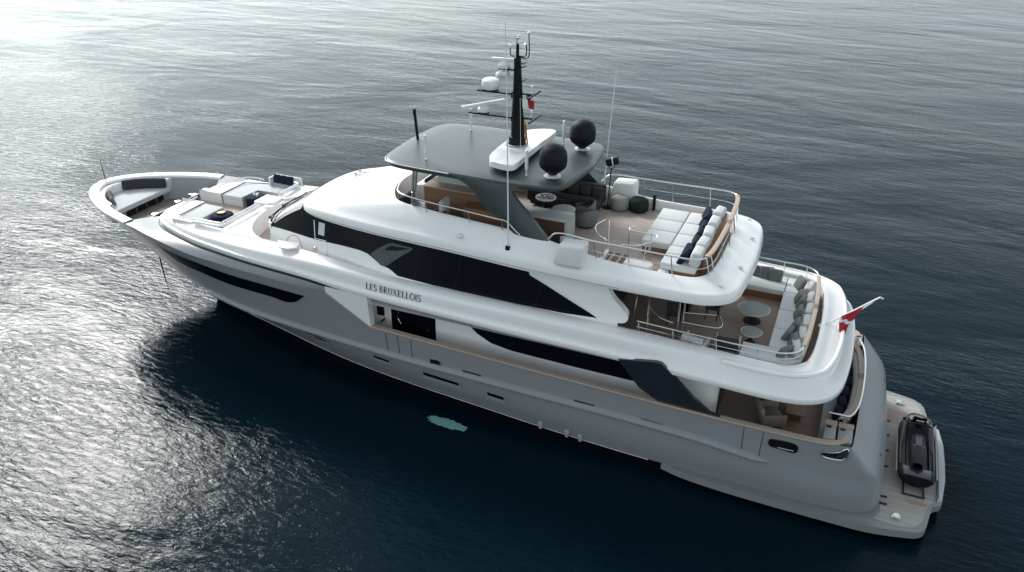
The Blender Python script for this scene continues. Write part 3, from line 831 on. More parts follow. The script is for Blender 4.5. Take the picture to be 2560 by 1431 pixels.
spec = [(.75, 0, .02), (.06, 0, 0), (.01, 0, .004), (0, 0, .02), (.012, .3, 0), (.035, .6, 0), (.065, .83, 0), (.10, .95, 0), (.17, 1, 0)]
rows = band_rows(F, FS, FL, spec)
sh = rows[-1]
MIDS = []
for i in range(len(F)):
    s = np.array(sh[i]); l = np.array(FL[i]); L_ = np.linalg.norm(l - s)
    MIDS.append((s, l))
crown = [.10, .10, .09, .08, .07, .06, .05, .05, .05, .05, .03, .02, .02, .02, .02, .02, .02]
for f in (.25, .55, .82):
    rows.append([tuple(s + (l - s) * f + np.array([0, 0, crown[i] * 4 * f * (1 - f)])) for i, (s, l) in enumerate(MIDS)])
rows.append([(l[0], l[1], l[2]) for l in FL])
sm = [cr(r, 5) for r in rows]
g = G(); g.grid(sm)
lip2 = sm[-1]
nl = len(lip2)
def inn(d, z):
    out = []
    for i, p in enumerate(lip2):
        a = lip2[max(i - 1, 0)]; c = lip2[min(i + 1, nl - 1)]
        t = (c - a)[:2]; t = t / np.linalg.norm(t)
        nn = np.array([-t[1], t[0]])
        q = p[:2] + nn * d
        out.append((q[0], min(0, q[1]), p[2] + .015 if z is None else z))
    return out
g.grid([lip2, inn(.03, None), inn(.08, None), [(p[0], p[1], p[2] - .05) for p in inn(.10, None)], inn(.11, 6.7)])
g.mirror(); g.build("flybridge_bulwark", WHITE, Y, ang=40)
# floor
g = G(); fo = inn(.09, 6.75); g.prism(half_outline([(p[0], p[1]) for p in fo]), 6.46, 6.75); g.build("flybridge_floor", TEAK, Y)
g = G(); g.poly([(p[0], p[1], 6.45) for p in half_outline([(x - (.2 if x > 29 else -.2 if x < 13.2 else 0), min(0, y + .2)) for x, y, z in F])]); g.build("flybridge_ceiling", WHITE2, Y)
# panel seams on the band face
g = G(); bf = band_rows(F, FS, FL, [(.004, .2, 0), (.012, .34, 0)])
for r in bf[:1]:
    P = [p for p in cr(r, 5) if 13.6 < p[0] < 26.2]
    g.tube([(p[0], p[1] - .006, p[2]) for p in P], .009, 5)
g.mirror(); g.build("band_seam", GREYW, Y)
for (x, y, z) in ((20.3, -2.95, 7.12), (14.3, -.9, 7.05)):
    g = G(); g.lathe([(.13, 0), (.12, .05), (.06, .1), (0, .11)], (x, y, z - .03), 14); g.build("deck_fitting", WPLAS, Y)
for (x, y) in ((28.95, -2.75), (29.3, -1.2), (29.3, 1.2), (28.95, 2.75)):
    g = G(); g.lathe([(.06, 0), (.06, .02), (.03, .03), (0, .03)], (x, y, 6.94), 12); g.tube([(x - .07, y, 6.97), (x + .07, y, 6.97)], .018, 6); g.build("deck_cleat", STEEL, Y)
# horn cluster on the roof
g = G()
for dy in (-.16, .16):
    g.tube([(14.1, dy + .7, 7.16), (14.35, dy + .7, 7.16), (14.45, dy + .7, 7.15)], .03, 8); g.lathe([(.04, 0), (.06, .02), (.05, .1)], (14.35, dy + .7, 7.05), 10); g.tube([(13.98, dy + .7, 7.16), (14.1, dy + .7, 7.16)], .075, 10, r2=.03)
g.box((14.3, .7, 7.05), (.12, .6, .04)); g.build("horn", STEEL, Y)

# ------------------------------------------------------------------ hardtop
ho = [(16.92, 0), (16.94, -.7), (16.97, -1.4), (17.04, -1.95), (17.22, -2.27), (17.55, -2.42), (18.2, -2.5), (19.2, -2.54), (20.3, -2.57), (21.4, -2.57), (22.5, -2.54), (23.15, -2.47), (23.48, -2.32), (23.66, -2.02), (23.86, -.8), (23.95, 0)]
hp = [(p[0], p[1]) for p in cr([(x, y, 0) for x, y in ho], 4)]
g = G()
def hz(x, y): return 9.12 + .05 * (1 - (y / 2.57) ** 2) - .03 * max(0, (17.6 - x)) 
def hrow(k, dz): return [(20.4 + (p[0] - 20.4) * k, p[1] * k, hz(20.4 + (p[0] - 20.4) * k, p[1] * k) + dz) for p in hp]
g.grid([hrow(.93, -.20), hrow(.985, -.19), hrow(1.0, -.10), hrow(1.0, -.05), hrow(.992, -.012), hrow(.97, 0), hrow(.8, 0), hrow(.5, 0), hrow(.2, 0), hrow(.001, 0)])
g.grid([hrow(.93, -.20), hrow(.5, -.19), hrow(.001, -.18)])
g.mirror()
g.build("hardtop", DKROOF, Y, ang=50)
g = G(); g.tube([(p[0], p[1], p[2] - .03) for p in hrow(1.004, 0) if p[0] < 19.8 or p[0] > 22.6][:1] + [(p[0], p[1], p[2] - .03) for p in hrow(1.004, 0) if p[0] < 19.9], .022, 6); g.mirror(); g.build("hardtop_edge_trim", WPLAS, Y)
# sloping side wings
fr_ = cr([(19.9, -2.56, 9.06), (20.6, -2.6, 8.72), (21.02, -2.64, 8.25), (21.75, -2.7, 7.78), (22.2, -2.75, 7.46)], 5)
re_ = cr([(22.5, -2.50, 9.03), (22.0, -2.56, 8.90), (22.2, -2.60, 8.58), (22.62, -2.66, 8.2), (23.42, -2.78, 7.42)], 5)
g = G()
def wing(dy): return [[np.array(a) * (1 - s) + np.array(b) * s + np.array([0, dy - .05 * 4 * s * (1 - s), 0]) for a, b in zip(fr_, re_)] for s in np.linspace(0, 1, 7)]
W1, W2 = wing(-.03), wing(.13)
g.grid(W1); g.grid(W2)
g.grid([W1[0], W2[0]]); g.grid([W1[-1], W2[-1]])
g.grid([[r[0] for r in W1], [r[0] for r in W2]]); g.grid([[r[-1] for r in W1], [r[-1] for r in W2]])
g.mirror(); g.build("hardtop_wing", DKROOF, Y, ang=50)
# forward pillar
g = G(); g.tube([(18.2, -2.12, 9.0), (18.05, -2.25, 6.75)], .05, 8); g.tube([(18.3, -2.1, 9.0), (18.15, -2.23, 6.75)], .04, 8); g.mirror(); g.build("hardtop_pillar", STEEL, Y)
# mast fairing
mf = [(20.95, -1.9), (20.75, -1.5), (20.64, -.7), (20.62, 0), (20.64, .7), (20.75, 1.5), (20.95, 1.9), (21.5, 2.12), (21.78, 2.12), (21.84, 1.4), (21.80, .7), (21.79, 0), (21.80, -.7), (21.84, -1.4), (21.78, -2.0), (21.5, -2.05)]
mfp = [(p[0], p[1]) for p in cr([(x, y, 0) for x, y in mf + mf[:1]], 3)[:-1]]
g = G(); g.prism(mfp, 9.30, 9.50, .05, 3); g.build("mast_fairing", WHITE, Y, ang=50)
g = G(); g.prism([(21.0, -1.0), (21.6, -1.0), (21.6, 1.0), (21.0, 1.0)], 9.1, 9.32); g.build("mast_pedestal", DKROOF, Y)

# ------------------------------------------------------------------ mast
g = G()
def ell(z, w, l, cx): return [(cx + l * cos(a), w * sin(a), z) for a in np.linspace(0, 2 * pi, 20, endpoint=False)]
g.grid([ell(9.5, .26, .32, 21.12), ell(9.78, .24, .30, 21.12), ell(9.80, .16, .235, 21.12), ell(10.6, .14, .205, 21.12), ell(11.4, .12, .165, 21.12), ell(12.0, .11, .135, 21.11), ell(12.47, .10, .115, 21.1), ell(12.48, .05, .06, 21.1), ell(12.92, .045, .05, 21.1), ell(12.93, .001, .001, 21.1)], close=True)
mast = g.build("mast", BLACK, Y, ang=45)
g = G(); g.lathe([(.4, 0), (.4, .03), (.3, .05)], (21.1, 0, 9.5), 24); g.build("mast_collar", GREYW, mast)
def spreader(x0, x1, z, w):
    g = G(); g.box(((x0 + 20.95) / 2, 0, z), (20.95 - x0, w, .05)); g.box(((x1 + 21.2) / 2, 0, z), (x1 - 21.2, .12, .05)); g.box((x1, 0, z), (.06, 1.1, .05))
    g.tube([(20.9, -.0, z - .2), (20.9, 0, z)], .03, 6)
    return g.build("spreader", BLACK, mast)
spreader(19.72, 21.72, 11.30, .5)
spreader(19.37, 21.76, 10.48, .45)
g = G(); g.box((20.75, 0, 12.08), (.55, .3, .05)); g.build("spreader", BLACK, mast)
g = G(); g.lathe([(0, 0), (.26, 0), (.3, .05), (.31, .2), (.28, .3), (.2, .35), (0, .36)], (20.12, 0, 11.34), 26); g.build("radar_dome", WPLAS, mast)
def scanner(c, L, ang, tilt):
    g = G(); g.box((c[0], c[1], c[2] + .26), (L, .13, .12), rz=ang, bev=.03, seg=2); g.lathe([(0, 0), (.2, 0), (.2, .1), (.13, .18), (.06, .24), (0, .24)], c, 18)
    g.build("radar_scanner", WPLAS, mast)
scanner((19.85, 0, 10.52), 1.75, radians(57), 0)
scanner((20.62, 0, 12.1), .85, radians(8), 0)
g = G(); g.box((20.65, -.05, 11.93), (.3, .3, .16), bev=.04); g.lathe([(0, -.14), (.12, -.1), (.14, 0), (.1, .06), (0, .06)], (20.45, 0, 11.86), 14); g.build("mast_camera", WPLAS, mast)
g = G()
g.tube(cr([(21.0, 0, 12.5), (20.87, 0, 12.52), (20.84, 0, 12.6), (20.84, 0, 12.8)], 4), .018, 6)
g.tube(cr([(21.15, 0, 12.52), (21.36, 0, 12.54), (21.41, 0, 12.62), (21.41, 0, 12.95)], 4), .02, 6)
g.tube(cr([(21.15, 0, 12.48), (21.45, 0, 12.49), (21.5, 0, 12.56), (21.49, 0, 13.28)], 4), .02, 6)
g.build("antenna_bracket", BLACK, mast)
g = G(); g.lathe([(.05, 0), (.05, .08), (0, .1)], (20.84, 0, 12.78), 10); g.lathe([(.1, 0), (.04, .05), (.03, .12), (0, .13)], (21.41, 0, 12.93), 10); g.lathe([(.05, 0), (.06, .05), (0, .1)], (21.49, 0, 13.26), 10); g.build("antenna_head", WPLAS, mast)
g = G(); g.tube([(21.08, 0, 12.9), (21.08, 0, 13.06)], .03, 8); g.box((21.1, 0, 13.1), (.1, .1, .06)); g.box((21.12, 0, 13.17), (.14, .06, .04)); g.build("masthead_light", STEEL, mast)
for z in (11.0, 11.75, 12.2, 12.32):
    g = G(); g.box((21.3, 0, z), (.16, .3, .03)); g.build("step_bracket", BLACK, mast)
for (x, z) in ((21.63, 11.33), (21.63, 10.5)):
    g = G(); g.tube([(x, 0, z), (x, 0, z + .2)], .02, 6); g.lathe([(.05, 0), (.05, .06), (0, .08)], (x, 0, z + .2), 10); g.build("navigation_light", WPLAS, mast)
# stays and halyards
g = G()
for (p, q) in (((21.42, -.5, 11.28), (21.5, -.6, 9.5)), ((21.42, .5, 11.28), (21.5, .6, 9.5)), ((21.42, .15, 11.3), (21.42, .15, 10.5))): g.tube([p, q], .006, 5)
g.build("halyard", WPLAS, mast)

# radomes
for (y) in (-1.48, 1.48):
    g = G(); g.lathe([(0, .0), (.14, 0), (.17, .03), (.40, .23), (.445, .31), (.46, .42), (.465, .44), (.465, .46), (.46, .48), (.46, .62), (.43, .77), (.35, .90), (.22, .98), (.08, 1.015), (0, 1.02)], (23.0, y, 9.2), 32)
    d = g.build("satellite_dome", DOME, Y, ang=40)
    g = G(); g.lathe([(.3, 0), (.3, .02), (.12, .06), (.12, .1)], (23.0, y, 9.13), 20); g.build("dome_foot", WPLAS, d)
# white antennas
for (x, y, z) in ((18.5, -1.78, 9.15), (18.5, 1.78, 9.15), (22.2, -1.78, 9.13), (22.2, 1.78, 9.13)):
    g = G(); g.lathe([(.05, 0), (.05, .02), (.025, .04), (.025, .2), (.055, .22), (.055, .84), (.03, .87), (0, .88)], (x, y, z), 14); g.build("white_antenna", WPLAS, Y)
g = G(); g.tube([(17.18, .04, 9.08), (17.1, .04, 10.06)], .055, 8); g.box((17.09, .04, 10.16), (.1, .1, .22), bev=.02); g.build("black_camera_post", BLACK, Y)
# tall whips
g = G(); g.tube([(22.1, -3.02, 6.95), (22.05, -3.0, 10.0), (21.95, -2.98, 14.2)], .03, 8, r2=.012); wp = g.build("whip_antenna", WPLAS, Y)
g = G(); g.box((22.1, -3.02, 6.98), (.16, .16, .28), bev=.02); g.tube([(22.3, -3.0, 6.9), (22.3, -3.0, 7.1)], .04, 8); g.build("whip_base", BLACK, wp)
g = G(); g.tube([(23.55, 2.6, 7.0), (23.62, 2.62, 9.0), (23.75, 2.62, 11.75)], .028, 8, r2=.012); g.build("whip_antenna", WPLAS, Y)

# ------------------------------------------------------------------ flybridge rails, stairs
prt = [(23.4, -2.83, 7.52), (23.7, -2.88, 7.80), (25, -2.99, 7.80), (26.1, -3.0, 7.80), (27.45, -3.04, 7.80), (28.1, -3.0, 7.80), (28.42, -2.75, 7.80), (28.52, -2.4, 7.80)]
g = G(); P = cr(prt, 5); g.tube(P, .028, 8)
P2 = cr([(25.0, -2.95, 7.44), (26.1, -2.97, 7.44), (27.45, -2.98, 7.44), (28.1, -2.92, 7.44), (28.45, -2.65, 7.44), (28.58, -2.1, 7.44), (28.62, 0, 7.44)], 5); g.tube(P2, .012, 6)
for (x, y, zb_, xt, yt_) in ((25.05, -2.88, 7.14, 24.98, -2.98), (26.15, -2.9, 7.1, 26.05, -3.0), (27.5, -2.9, 7.08, 27.42, -3.03), (28.52, -2.42, 7.08, 28.42, -2.72), (28.6, -2.1, 7.08, 28.5, -2.45), (28.7, -1.1, 7.08, 28.56, -1.1), (28.72, -.0, 7.08, 28.6, 0)):
    g.tube([(x, y, zb_), (xt, yt_, 7.8)], .018, 6)
g.mirror(); g.build("flybridge_rail", STEEL, Y, ang=60)
g = G(); P = cr([(28.42, -2.72, 7.82), (28.5, -2.3, 7.83), (28.56, -1.2, 7.83), (28.58, 0, 7.83)], 6)
g.grid([[(p[0] + a, p[1], p[2] + b) for p in P] for a, b in ((-.08, -.02), (-.07, .015), (0, .03), (.07, .015), (.08, -.02), (-.08, -.02))]); g.mirror(); g.build("teak_rail_top", CAPW, Y, ang=60)
# forward side rail
g = G(); P = cr([(17.1, -1.0, 7.95), (17.25, -1.6, 7.95), (17.6, -2.2, 7.95), (18.8, -2.5, 7.93), (20.3, -2.68, 7.92), (21.6, -2.82, 7.9), (21.95, -2.84, 7.88), (22.3, -2.86, 7.6), (22.45, -2.86, 7.5)], 4); g.tube(P, .024, 8)
for (x, y) in ((17.25, -1.62), (18.8, -2.45), (20.5, -2.6), (21.75, -2.72)): g.tube([(x, y, 7.5), (x, y - .06, 7.93)], .016, 6)
g.mirror(); g.build("flybridge_forward_rail", STEEL, Y, ang=60)
# stairwell guard rails on the flybridge, port side
g = G()
g.tube(cr([(24.7, -.9, 7.65), (24.55, -1.4, 7.63), (24.75, -1.95, 7.62), (25.2, -2.35, 7.6)], 5), .024, 8)
g.tube([(24.85, -.92, 7.68), (24.95, -1.25, 6.9), (25.05, -1.6, 6.76)], .022, 8)
g.tube([(25.1, -2.2, 7.6), (25.05, -2.2, 6.76)], .03, 8)
g.tube(cr([(25.75, -.95, 7.62), (25.62, -1.2, 7.65), (25.7, -1.35, 7.65), (26.2, -1.4, 7.65), (26.6, -1.45, 7.65), (26.62, -1.75, 7.62), (26.2, -2.3, 7.6), (25.7, -2.45, 7.6)], 4), .022, 8)
for (x, y) in ((25.66, -1.32), (26.42, -1.42), (26.4, -2.05)): g.tube([(x, y, 6.76), (x, y, 7.64)], .022, 6)
g.tube([(25.66, -1.32, 7.2), (26.42, -1.42, 7.2)], .01, 6); g.tube([(26.42, -1.42, 7.2), (26.4, -2.05, 7.2)], .01, 6)
g.build("stairwell_rail", STEEL, Y, ang=60)
g = G(); g.box((25.35, -1.85, 6.758), (.75, .9, .02)); g.build("stairwell_opening", WOOD, Y)
g = G(); g.box((25.05, -2.0, 6.85), (.12, .8, .2), bev=.02); g.build("stairwell_kerb", WHITE, Y)
g = G(); g.prism([(25.8, -2.45), (26.6, -2.45), (26.75, -2.2), (26.6, -1.95), (25.8, -1.95)], 6.76, 6.98, .05); g.build("stairwell_hatch", WHITE, Y)
for i in range(2):
    g = G(); g.box((25.25 + i * .28, -1.85, 6.785), (.1, .86, .012)); g.build("stair_tread", TEAK, Y)
g = G(); g.lathe([(.2, 0), (.2, .12), (.16, .2), (.06, .24), (0, .24)], (27.12, -2.45, 6.76), 20); g.build("white_deck_vent", WPLAS, Y)

# ------------------------------------------------------------------ upper deck rails
g = G()
ur = [(26.6, -3.17, 5.42), (27.7, -3.2, 5.40), (29.1, -3.22, 5.38), (30.3, -3.22, 5.36), (31.1, -3.16, 5.36), (31.5, -2.85, 5.36), (31.62, -2.4, 5.36)]
g.tube(cr(ur, 5), .026, 8)
g.tube(cr([(x, y, z - .2) for x, y, z in ur] + [(31.72, -1.2, 5.16), (31.75, 0, 5.16)], 5), .012, 6)
for (x, y) in ((26.65, -3.17), (27.75, -3.2), (28.4, -3.2), (29.1, -3.21), (30.35, -3.2), (31.15, -3.1), (31.58, -2.55), (31.68, -1.2), (31.7, 0)): g.tube([(x + .05, y, 4.98), (x, y, 5.37)], .016, 6)
g.mirror(); g.build("upper_deck_rail", STEEL, Y, ang=60)
g = G(); P = cr([(31.6, -2.5, 5.37), (31.68, -1.6, 5.38), (31.72, 0, 5.38)], 6)
g.grid([[(p[0] + a, p[1], p[2] + b) for p in P] for a, b in ((-.07, -.02), (-.06, .015), (0, .025), (.06, .015), (.07, -.02), (-.07, -.02))]); g.mirror(); g.build("teak_rail_top", CAPW, Y, ang=60)
# stairs guard rails on the upper deck, port
g = G()
g.tube(cr([(26.6, -1.6, 5.35), (26.75, -2.1, 5.35), (27.1, -2.5, 5.35), (27.65, -2.72, 5.35)], 5), .024, 8)
g.tube([(27.75, -2.5, 6.5), (27.8, -2.62, 4.46)], .04, 8); g.tube([(27.9, -2.45, 6.5), (27.95, -2.6, 4.46)], .03, 8)
g.tube([(27.85, -2.0, 5.4), (28.85, -1.75, 5.4)], .02, 8); g.tube(cr([(27.9, -2.62, 5.4), (28.6, -2.6, 5.4), (29.05, -2.52, 5.4), (29.12, -2.35, 5.4), (28.95, -1.8, 5.4)], 4), .02, 8)
g.tube([(27.9, -2.4, 5.15), (28.9, -2.2, 5.15)], .012, 6)
for (x, y) in ((26.6, -1.6), (27.1, -2.5), (28.3, -2.6), (29.05, -2.45), (28.9, -1.78)): g.tube([(x, y, 4.46), (x, y, 5.36)], .016, 6)
g.build("upper_stair_rail", STEEL, Y, ang=60)
# flybridge overhang posts at the upper aft deck
g = G(); g.tube([(26.9, -3.0, 4.46), (26.9, -3.0, 6.5)], .03, 8); g.tube([(26.3, -2.6, 4.46), (26.5, -2.9, 6.5)], .02, 6); g.mirror(); g.build("overhang_post", STEEL, Y)

# ------------------------------------------------------------------ main deck
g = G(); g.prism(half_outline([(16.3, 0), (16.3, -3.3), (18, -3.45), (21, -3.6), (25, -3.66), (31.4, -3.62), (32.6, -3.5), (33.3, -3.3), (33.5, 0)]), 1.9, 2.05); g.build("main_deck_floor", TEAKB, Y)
# bulwark lining and teak cap rail
cp = [(17.0, -3.7, 3.24), (21.4, -3.74, 3.13), (25, -3.76, 3.05), (27.6, -3.74, 2.98), (31.4, -3.70, 2.92), (32.5, -3.66, 2.92), (33.0, -3.60, 2.95), (33.25, -3.42, 2.97), (33.33, -3.15, 2.97)]
P = cr(cp, 6)
g = G()
def capx(p, a): 
    return (p[0] + (-a * .7 if p[0] > 33.2 else 0), p[1] + a * (1 if p[0] <= 33.2 else .4), p[2])
g.grid([[tuple(np.array(capx(p, a)) + np.array([0, 0, b])) for p in P] for a, b in ((-.10, -.03), (-.12, 0), (-.10, .03), (.10, .03), (.12, 0), (.10, -.03), (-.10, -.03))]); g.mirror(); g.build("teak_cap_rail", CAPW, Y, ang=50)
g = G(); g.grid([[(p[0] - (.1 if p[0] > 33.1 else 0), p[1] + .06, p[2] - .02) for p in P], [(p[0] - (.1 if p[0] > 33.1 else 0), p[1] + .1, 2.05) for p in P]]); g.mirror(); g.build("bulwark_lining", WHITE2, Y)
# white triangular side panel ahead of the boarding opening
def sidep(x, z, off=0): return (x, -3.81 - .06 * max(0, min(1, (z - 3.2) / 1.2)) - off, z)
g = G(); tri = [(15.25, 4.33), (17.02, 4.5), (17.06, 3.24)]
g.poly([sidep(15.27, 4.33), sidep(15.27, 4.56), sidep(17.02, 4.53), sidep(17.06, 3.24)])
g.grid([[sidep(17.02, 4.53), sidep(17.06, 3.24)], [(17.02, -3.55, 4.53), (17.06, -3.55, 3.24)]]); g.grid([[(17.02, -3.55, 4.53), (17.06, -3.55, 3.24), (17.06, -3.55, 2.05)], [(16.3, -3.5, 4.53), (16.3, -3.5, 3.24), (16.3, -3.5, 2.05)]])
g.mirror(); g.build("white_side_panel", WHITE, Y)
g = G(); g.tube([sidep(15.27, 4.30, .02), sidep(17.04, 3.22, .02)], .02, 6); g.mirror(); g.build("panel_trim", GREYW, Y)
# main saloon side walls
hs = lambda x, z, off=0: (x, -2.9 - off - .0 * x, z)
mw_t = lin([(20.3, 4.2), (27.7, 4.2)]); mw_b = lin([(20.2, 4.19), (20.5, 3.75), (20.85, 3.43), (21.4, 3.15), (22.2, 3.03), (24.55, 2.98), (27.3, 2.97), (28.2, 4.19)])
g = G()
g.grid([[(x, -2.9, z) for x in (19.22, 20, 24, 28.2)] for z in (2.05, 3.0, 4.22)])
P = cr([(28.2, -2.9, 0), (28.7, -2.9, 0), (29.1, -2.82, 0), (29.3, -2.6, 0), (29.33, -2.3, 0)], 5)
g.grid([[(p[0], p[1], 2.05) for p in P], [(p[0], p[1], 4.22) for p in P]])
g.grid([[(16.3, -2.9, 2.05), (17.38, -2.9, 2.05)], [(16.3, -2.9, 4.22), (17.38, -2.9, 4.22)]]); g.grid([[(16.32, -3.6, 2.05), (16.32, -2.9, 2.05)], [(16.32, -3.6, 4.22), (16.32, -2.9, 4.22)]])
g.mirror(); g.build("saloon_wall", WHITE, Y)
g = G(); xs = np.linspace(20.2, 28.2, 60)
g.grid([[(x, -2.92, mw_b(x) + (4.21 - mw_b(x)) * j / 4) for x in xs] for j in range(5)]); g.mirror(); g.build("saloon_window", GLASS, Y)
g = G(); g.box((18.3, -2.86, 3.1), (1.84, .06, 2.1)); g.mirror(); dr = g.build("saloon_door", GLASS, Y)
g = G(); g.tube(cr([(17.75, -2.93, 3.6), (17.68, -2.95, 3.35), (17.8, -2.95, 3.1)], 4), .015, 6); g.box((18.9, -2.92, 3.05), (.12, .04, .03)); g.build("door_handle", STEEL, dr)
g = G(); g.box((16.95, -2.925, 3.5), (.3, .03, .5)); g.box((17.02, -2.925, 3.05), (.3, .03, .06), mat=Matrix.Rotation(-.8, 4, 'Y')); g.build("wall_panel_artwork", BLACK, Y)
g = G(); g.box((29.33, 0, 3.1), (.06, 4.6, 2.1)); g.build("aft_saloon_doors", GLASS, Y)
# louvres
g = G()
for i in range(5): g.box((27.2 + .06 * i, -2.935, 2.42 + .11 * i), (.95 - .12 * i, .05, .035))
g.mirror(); g.build("side_louvre", WHITE2, Y)
# dark support blade from bulwark up to the overhang
bl = [(26.3, -4.03, 4.42), (27.5, -4.04, 4.62), (27.68, -4.04, 4.60), (27.87, -4.03, 4.44), (28.75, -3.86, 3.5), (29.3, -3.80, 3.06), (29.7, -3.76, 2.95), (27.72, -3.76, 2.98), (27.0, -3.84, 3.42)]
g = G()
lo = [g.b.verts.new(p) for p in bl]; hi = [g.b.verts.new((p[0], p[1] + .14, p[2])) for p in bl]
g.b.faces.new(lo); g.b.faces.new(hi[::-1])
for i in range(len(bl)): g.b.faces.new([lo[i], lo[(i+1) % len(bl)], hi[(i+1) % len(bl)], hi[i]])
g.mirror(); g.build("support_blade", NAVYP, Y, ang=30)
# aft cockpit: sofa, rails, cabinets by the steps
g = G(); sfa = [(32.55, 0), (32.55, -2.3), (33.0, -2.35), (33.28, -1.6), (33.4, 0)]
g.prism(half_outline(sfa), 2.05, 2.5, .04); g.build("cockpit_sofa_seat", LGREY, Y)
g = G(); P = cr([(33.05, -2.35, 0), (33.3, -1.6, 0), (33.42, 0, 0)], 6)
g.grid([[(p[0] + a, p[1], z) for p in P] for a, z in ((-.1, 2.3), (-.08, 2.9), (-.02, 2.98), (.1, 2.98), (.13, 2.9), (.13, 2.3))]); g.mirror(); g.build("cockpit_sofa_back", LGREY, Y)
g = G(); P = cr([(33.2, -2.5, 3.1), (33.44, -1.6, 3.12), (33.56, 0, 3.13)], 6)
g.grid([[(p[0] + a, p[1], p[2] + b) for p in P] for a, b in ((-.09, -.03), (-.08, .02), (.08, .02), (.09, -.03), (-.09, -.03))]); g.mirror(); g.build("teak_rail_top", CAPW, Y, ang=50)
g = G(); P = cr([(33.12, -2.5, 3.24), (33.3, -2.5, 3.25), (33.5, -2.0, 3.26), (33.6, -1.2, 3.27), (33.64, 0, 3.27)], 6); g.tube(P, .03, 8)
g.tube([(32.7, -2.5, 3.24), (33.15, -2.5, 3.24)], .03, 8); g.tube([(32.72, -2.5, 3.24), (32.72, -2.5, 2.9)], .02, 6)
for (x, y) in ((33.28, -2.45), (33.5, -1.9), (33.62, -.7)): g.tube([(x, y, 2.95), (x, y, 3.26)], .018, 6)
g.mirror(); g.build("cockpit_rail", STEEL, Y, ang=60)
for (x0, x1, y0, y1) in ((32.66, 33.0, -3.45, -2.55), (33.06, 33.48, -3.4, -2.6)):
    g = G(); g.box(((x0+x1)/2, (y0+y1)/2, 2.5), (x1-x0, y1-y0, .92), bev=.03); g.mirror(); c = g.build("cockpit_cabinet", GREYW, Y)
    g = G(); g.box(((x0+x1)/2, -2.62, 2.975), (x1-x0+.02, .2, .04)); g.mirror(); g.build("cabinet_top", CAPW, c)
    g = G(); g.box((x0 + .12, -2.85, 2.965), (.14, .1, .02)); g.build("cabinet_latch", BLACK, c)
g = G(); g.tube([(34.0, -1.9, 2.42), (34.45, -2.25, 1.95), (34.63, -2.2, 1.2)], .01, 5); g.mirror(); g.build("transom_door_seam", BLACK, Y)

# ------------------------------------------------------------------ swim platform
po = [(27.95, -3.60), (28.6, -3.78), (30, -3.92), (31.5, -3.97), (33.3, -3.99), (34.4, -3.97), (35.4, -3.78), (35.85, -3.62), (36.02, -3.42), (36.1, -3.1), (36.22, -2.4), (36.32, -2.2), (36.5, -2.05), (36.56, -1.6), (36.6, 0)]
pp = [(p[0], p[1]) for p in cr([(x, y, 0) for x, y in po], 3)]
g = G(); out = half_outline([(28, 0)] + pp); g.prism(out, .24, .5, .05, 3); g.build("swim_platform", WPLAS if False else M("platform_gelcoat", (.22, .22, .215), .45, var=.05), Y, ang=40)
g = G(); dk = [(34.74, 0), (34.74, -3.2), (34.55, -3.55), (35.3, -3.6), (35.75, -3.48), (35.95, -3.1), (36.1, -2.35), (36.28, -2.05), (36.36, -1.4), (36.4, 0)]
g.poly([(x, y, .506) for x, y in half_outline(dk)]); g.build("platform_decking", TEAKG, Y)
g = G(); g.prism([(36.38, -2.0), (36.52, -1.95), (36.62, -1.0), (36.64, 0), (36.62, 1.0), (36.52, 1.9), (36.4, 1.95), (36.44, 0)], .5, .62, .04); g.build("platform_end_moulding", M("pale_moulding", (.42, .42, .41), .45), Y)
for (a, b, c_, d) in (((34.86, 2.72), (35.75, 2.62), (35.3, 1.85), (34.8, 1.85)), ((35.45, -2.2), (36.1, -2.25), (36.05, -2.42), (35.6, -2.4))):
    g = G(); g.prism([a, b, c_, d], .50, .512); g.build("brown_deck_hatch", TEAKB, Y)
for (x, y) in ((35.2, -3.25), (35.2, 3.2)):
    g = G(); g.lathe([(.14, 0), (.14, .02), (.05, .03), (.05, .08), (.1, .1), (0, .11)], (x, y, .505), 14); g.tube([(x - .14, y, .58), (x + .14, y, .58)], .025, 6); g.build("platform_cleat", STEEL, Y)
for i in range(6):
    g = G(); g.box((34.82, -2.6 + .9 * i if i > 1 else -2.75 + .35 * i, .515), (.22, .09, .02)); g.build("deck_drain", BLACK, Y)

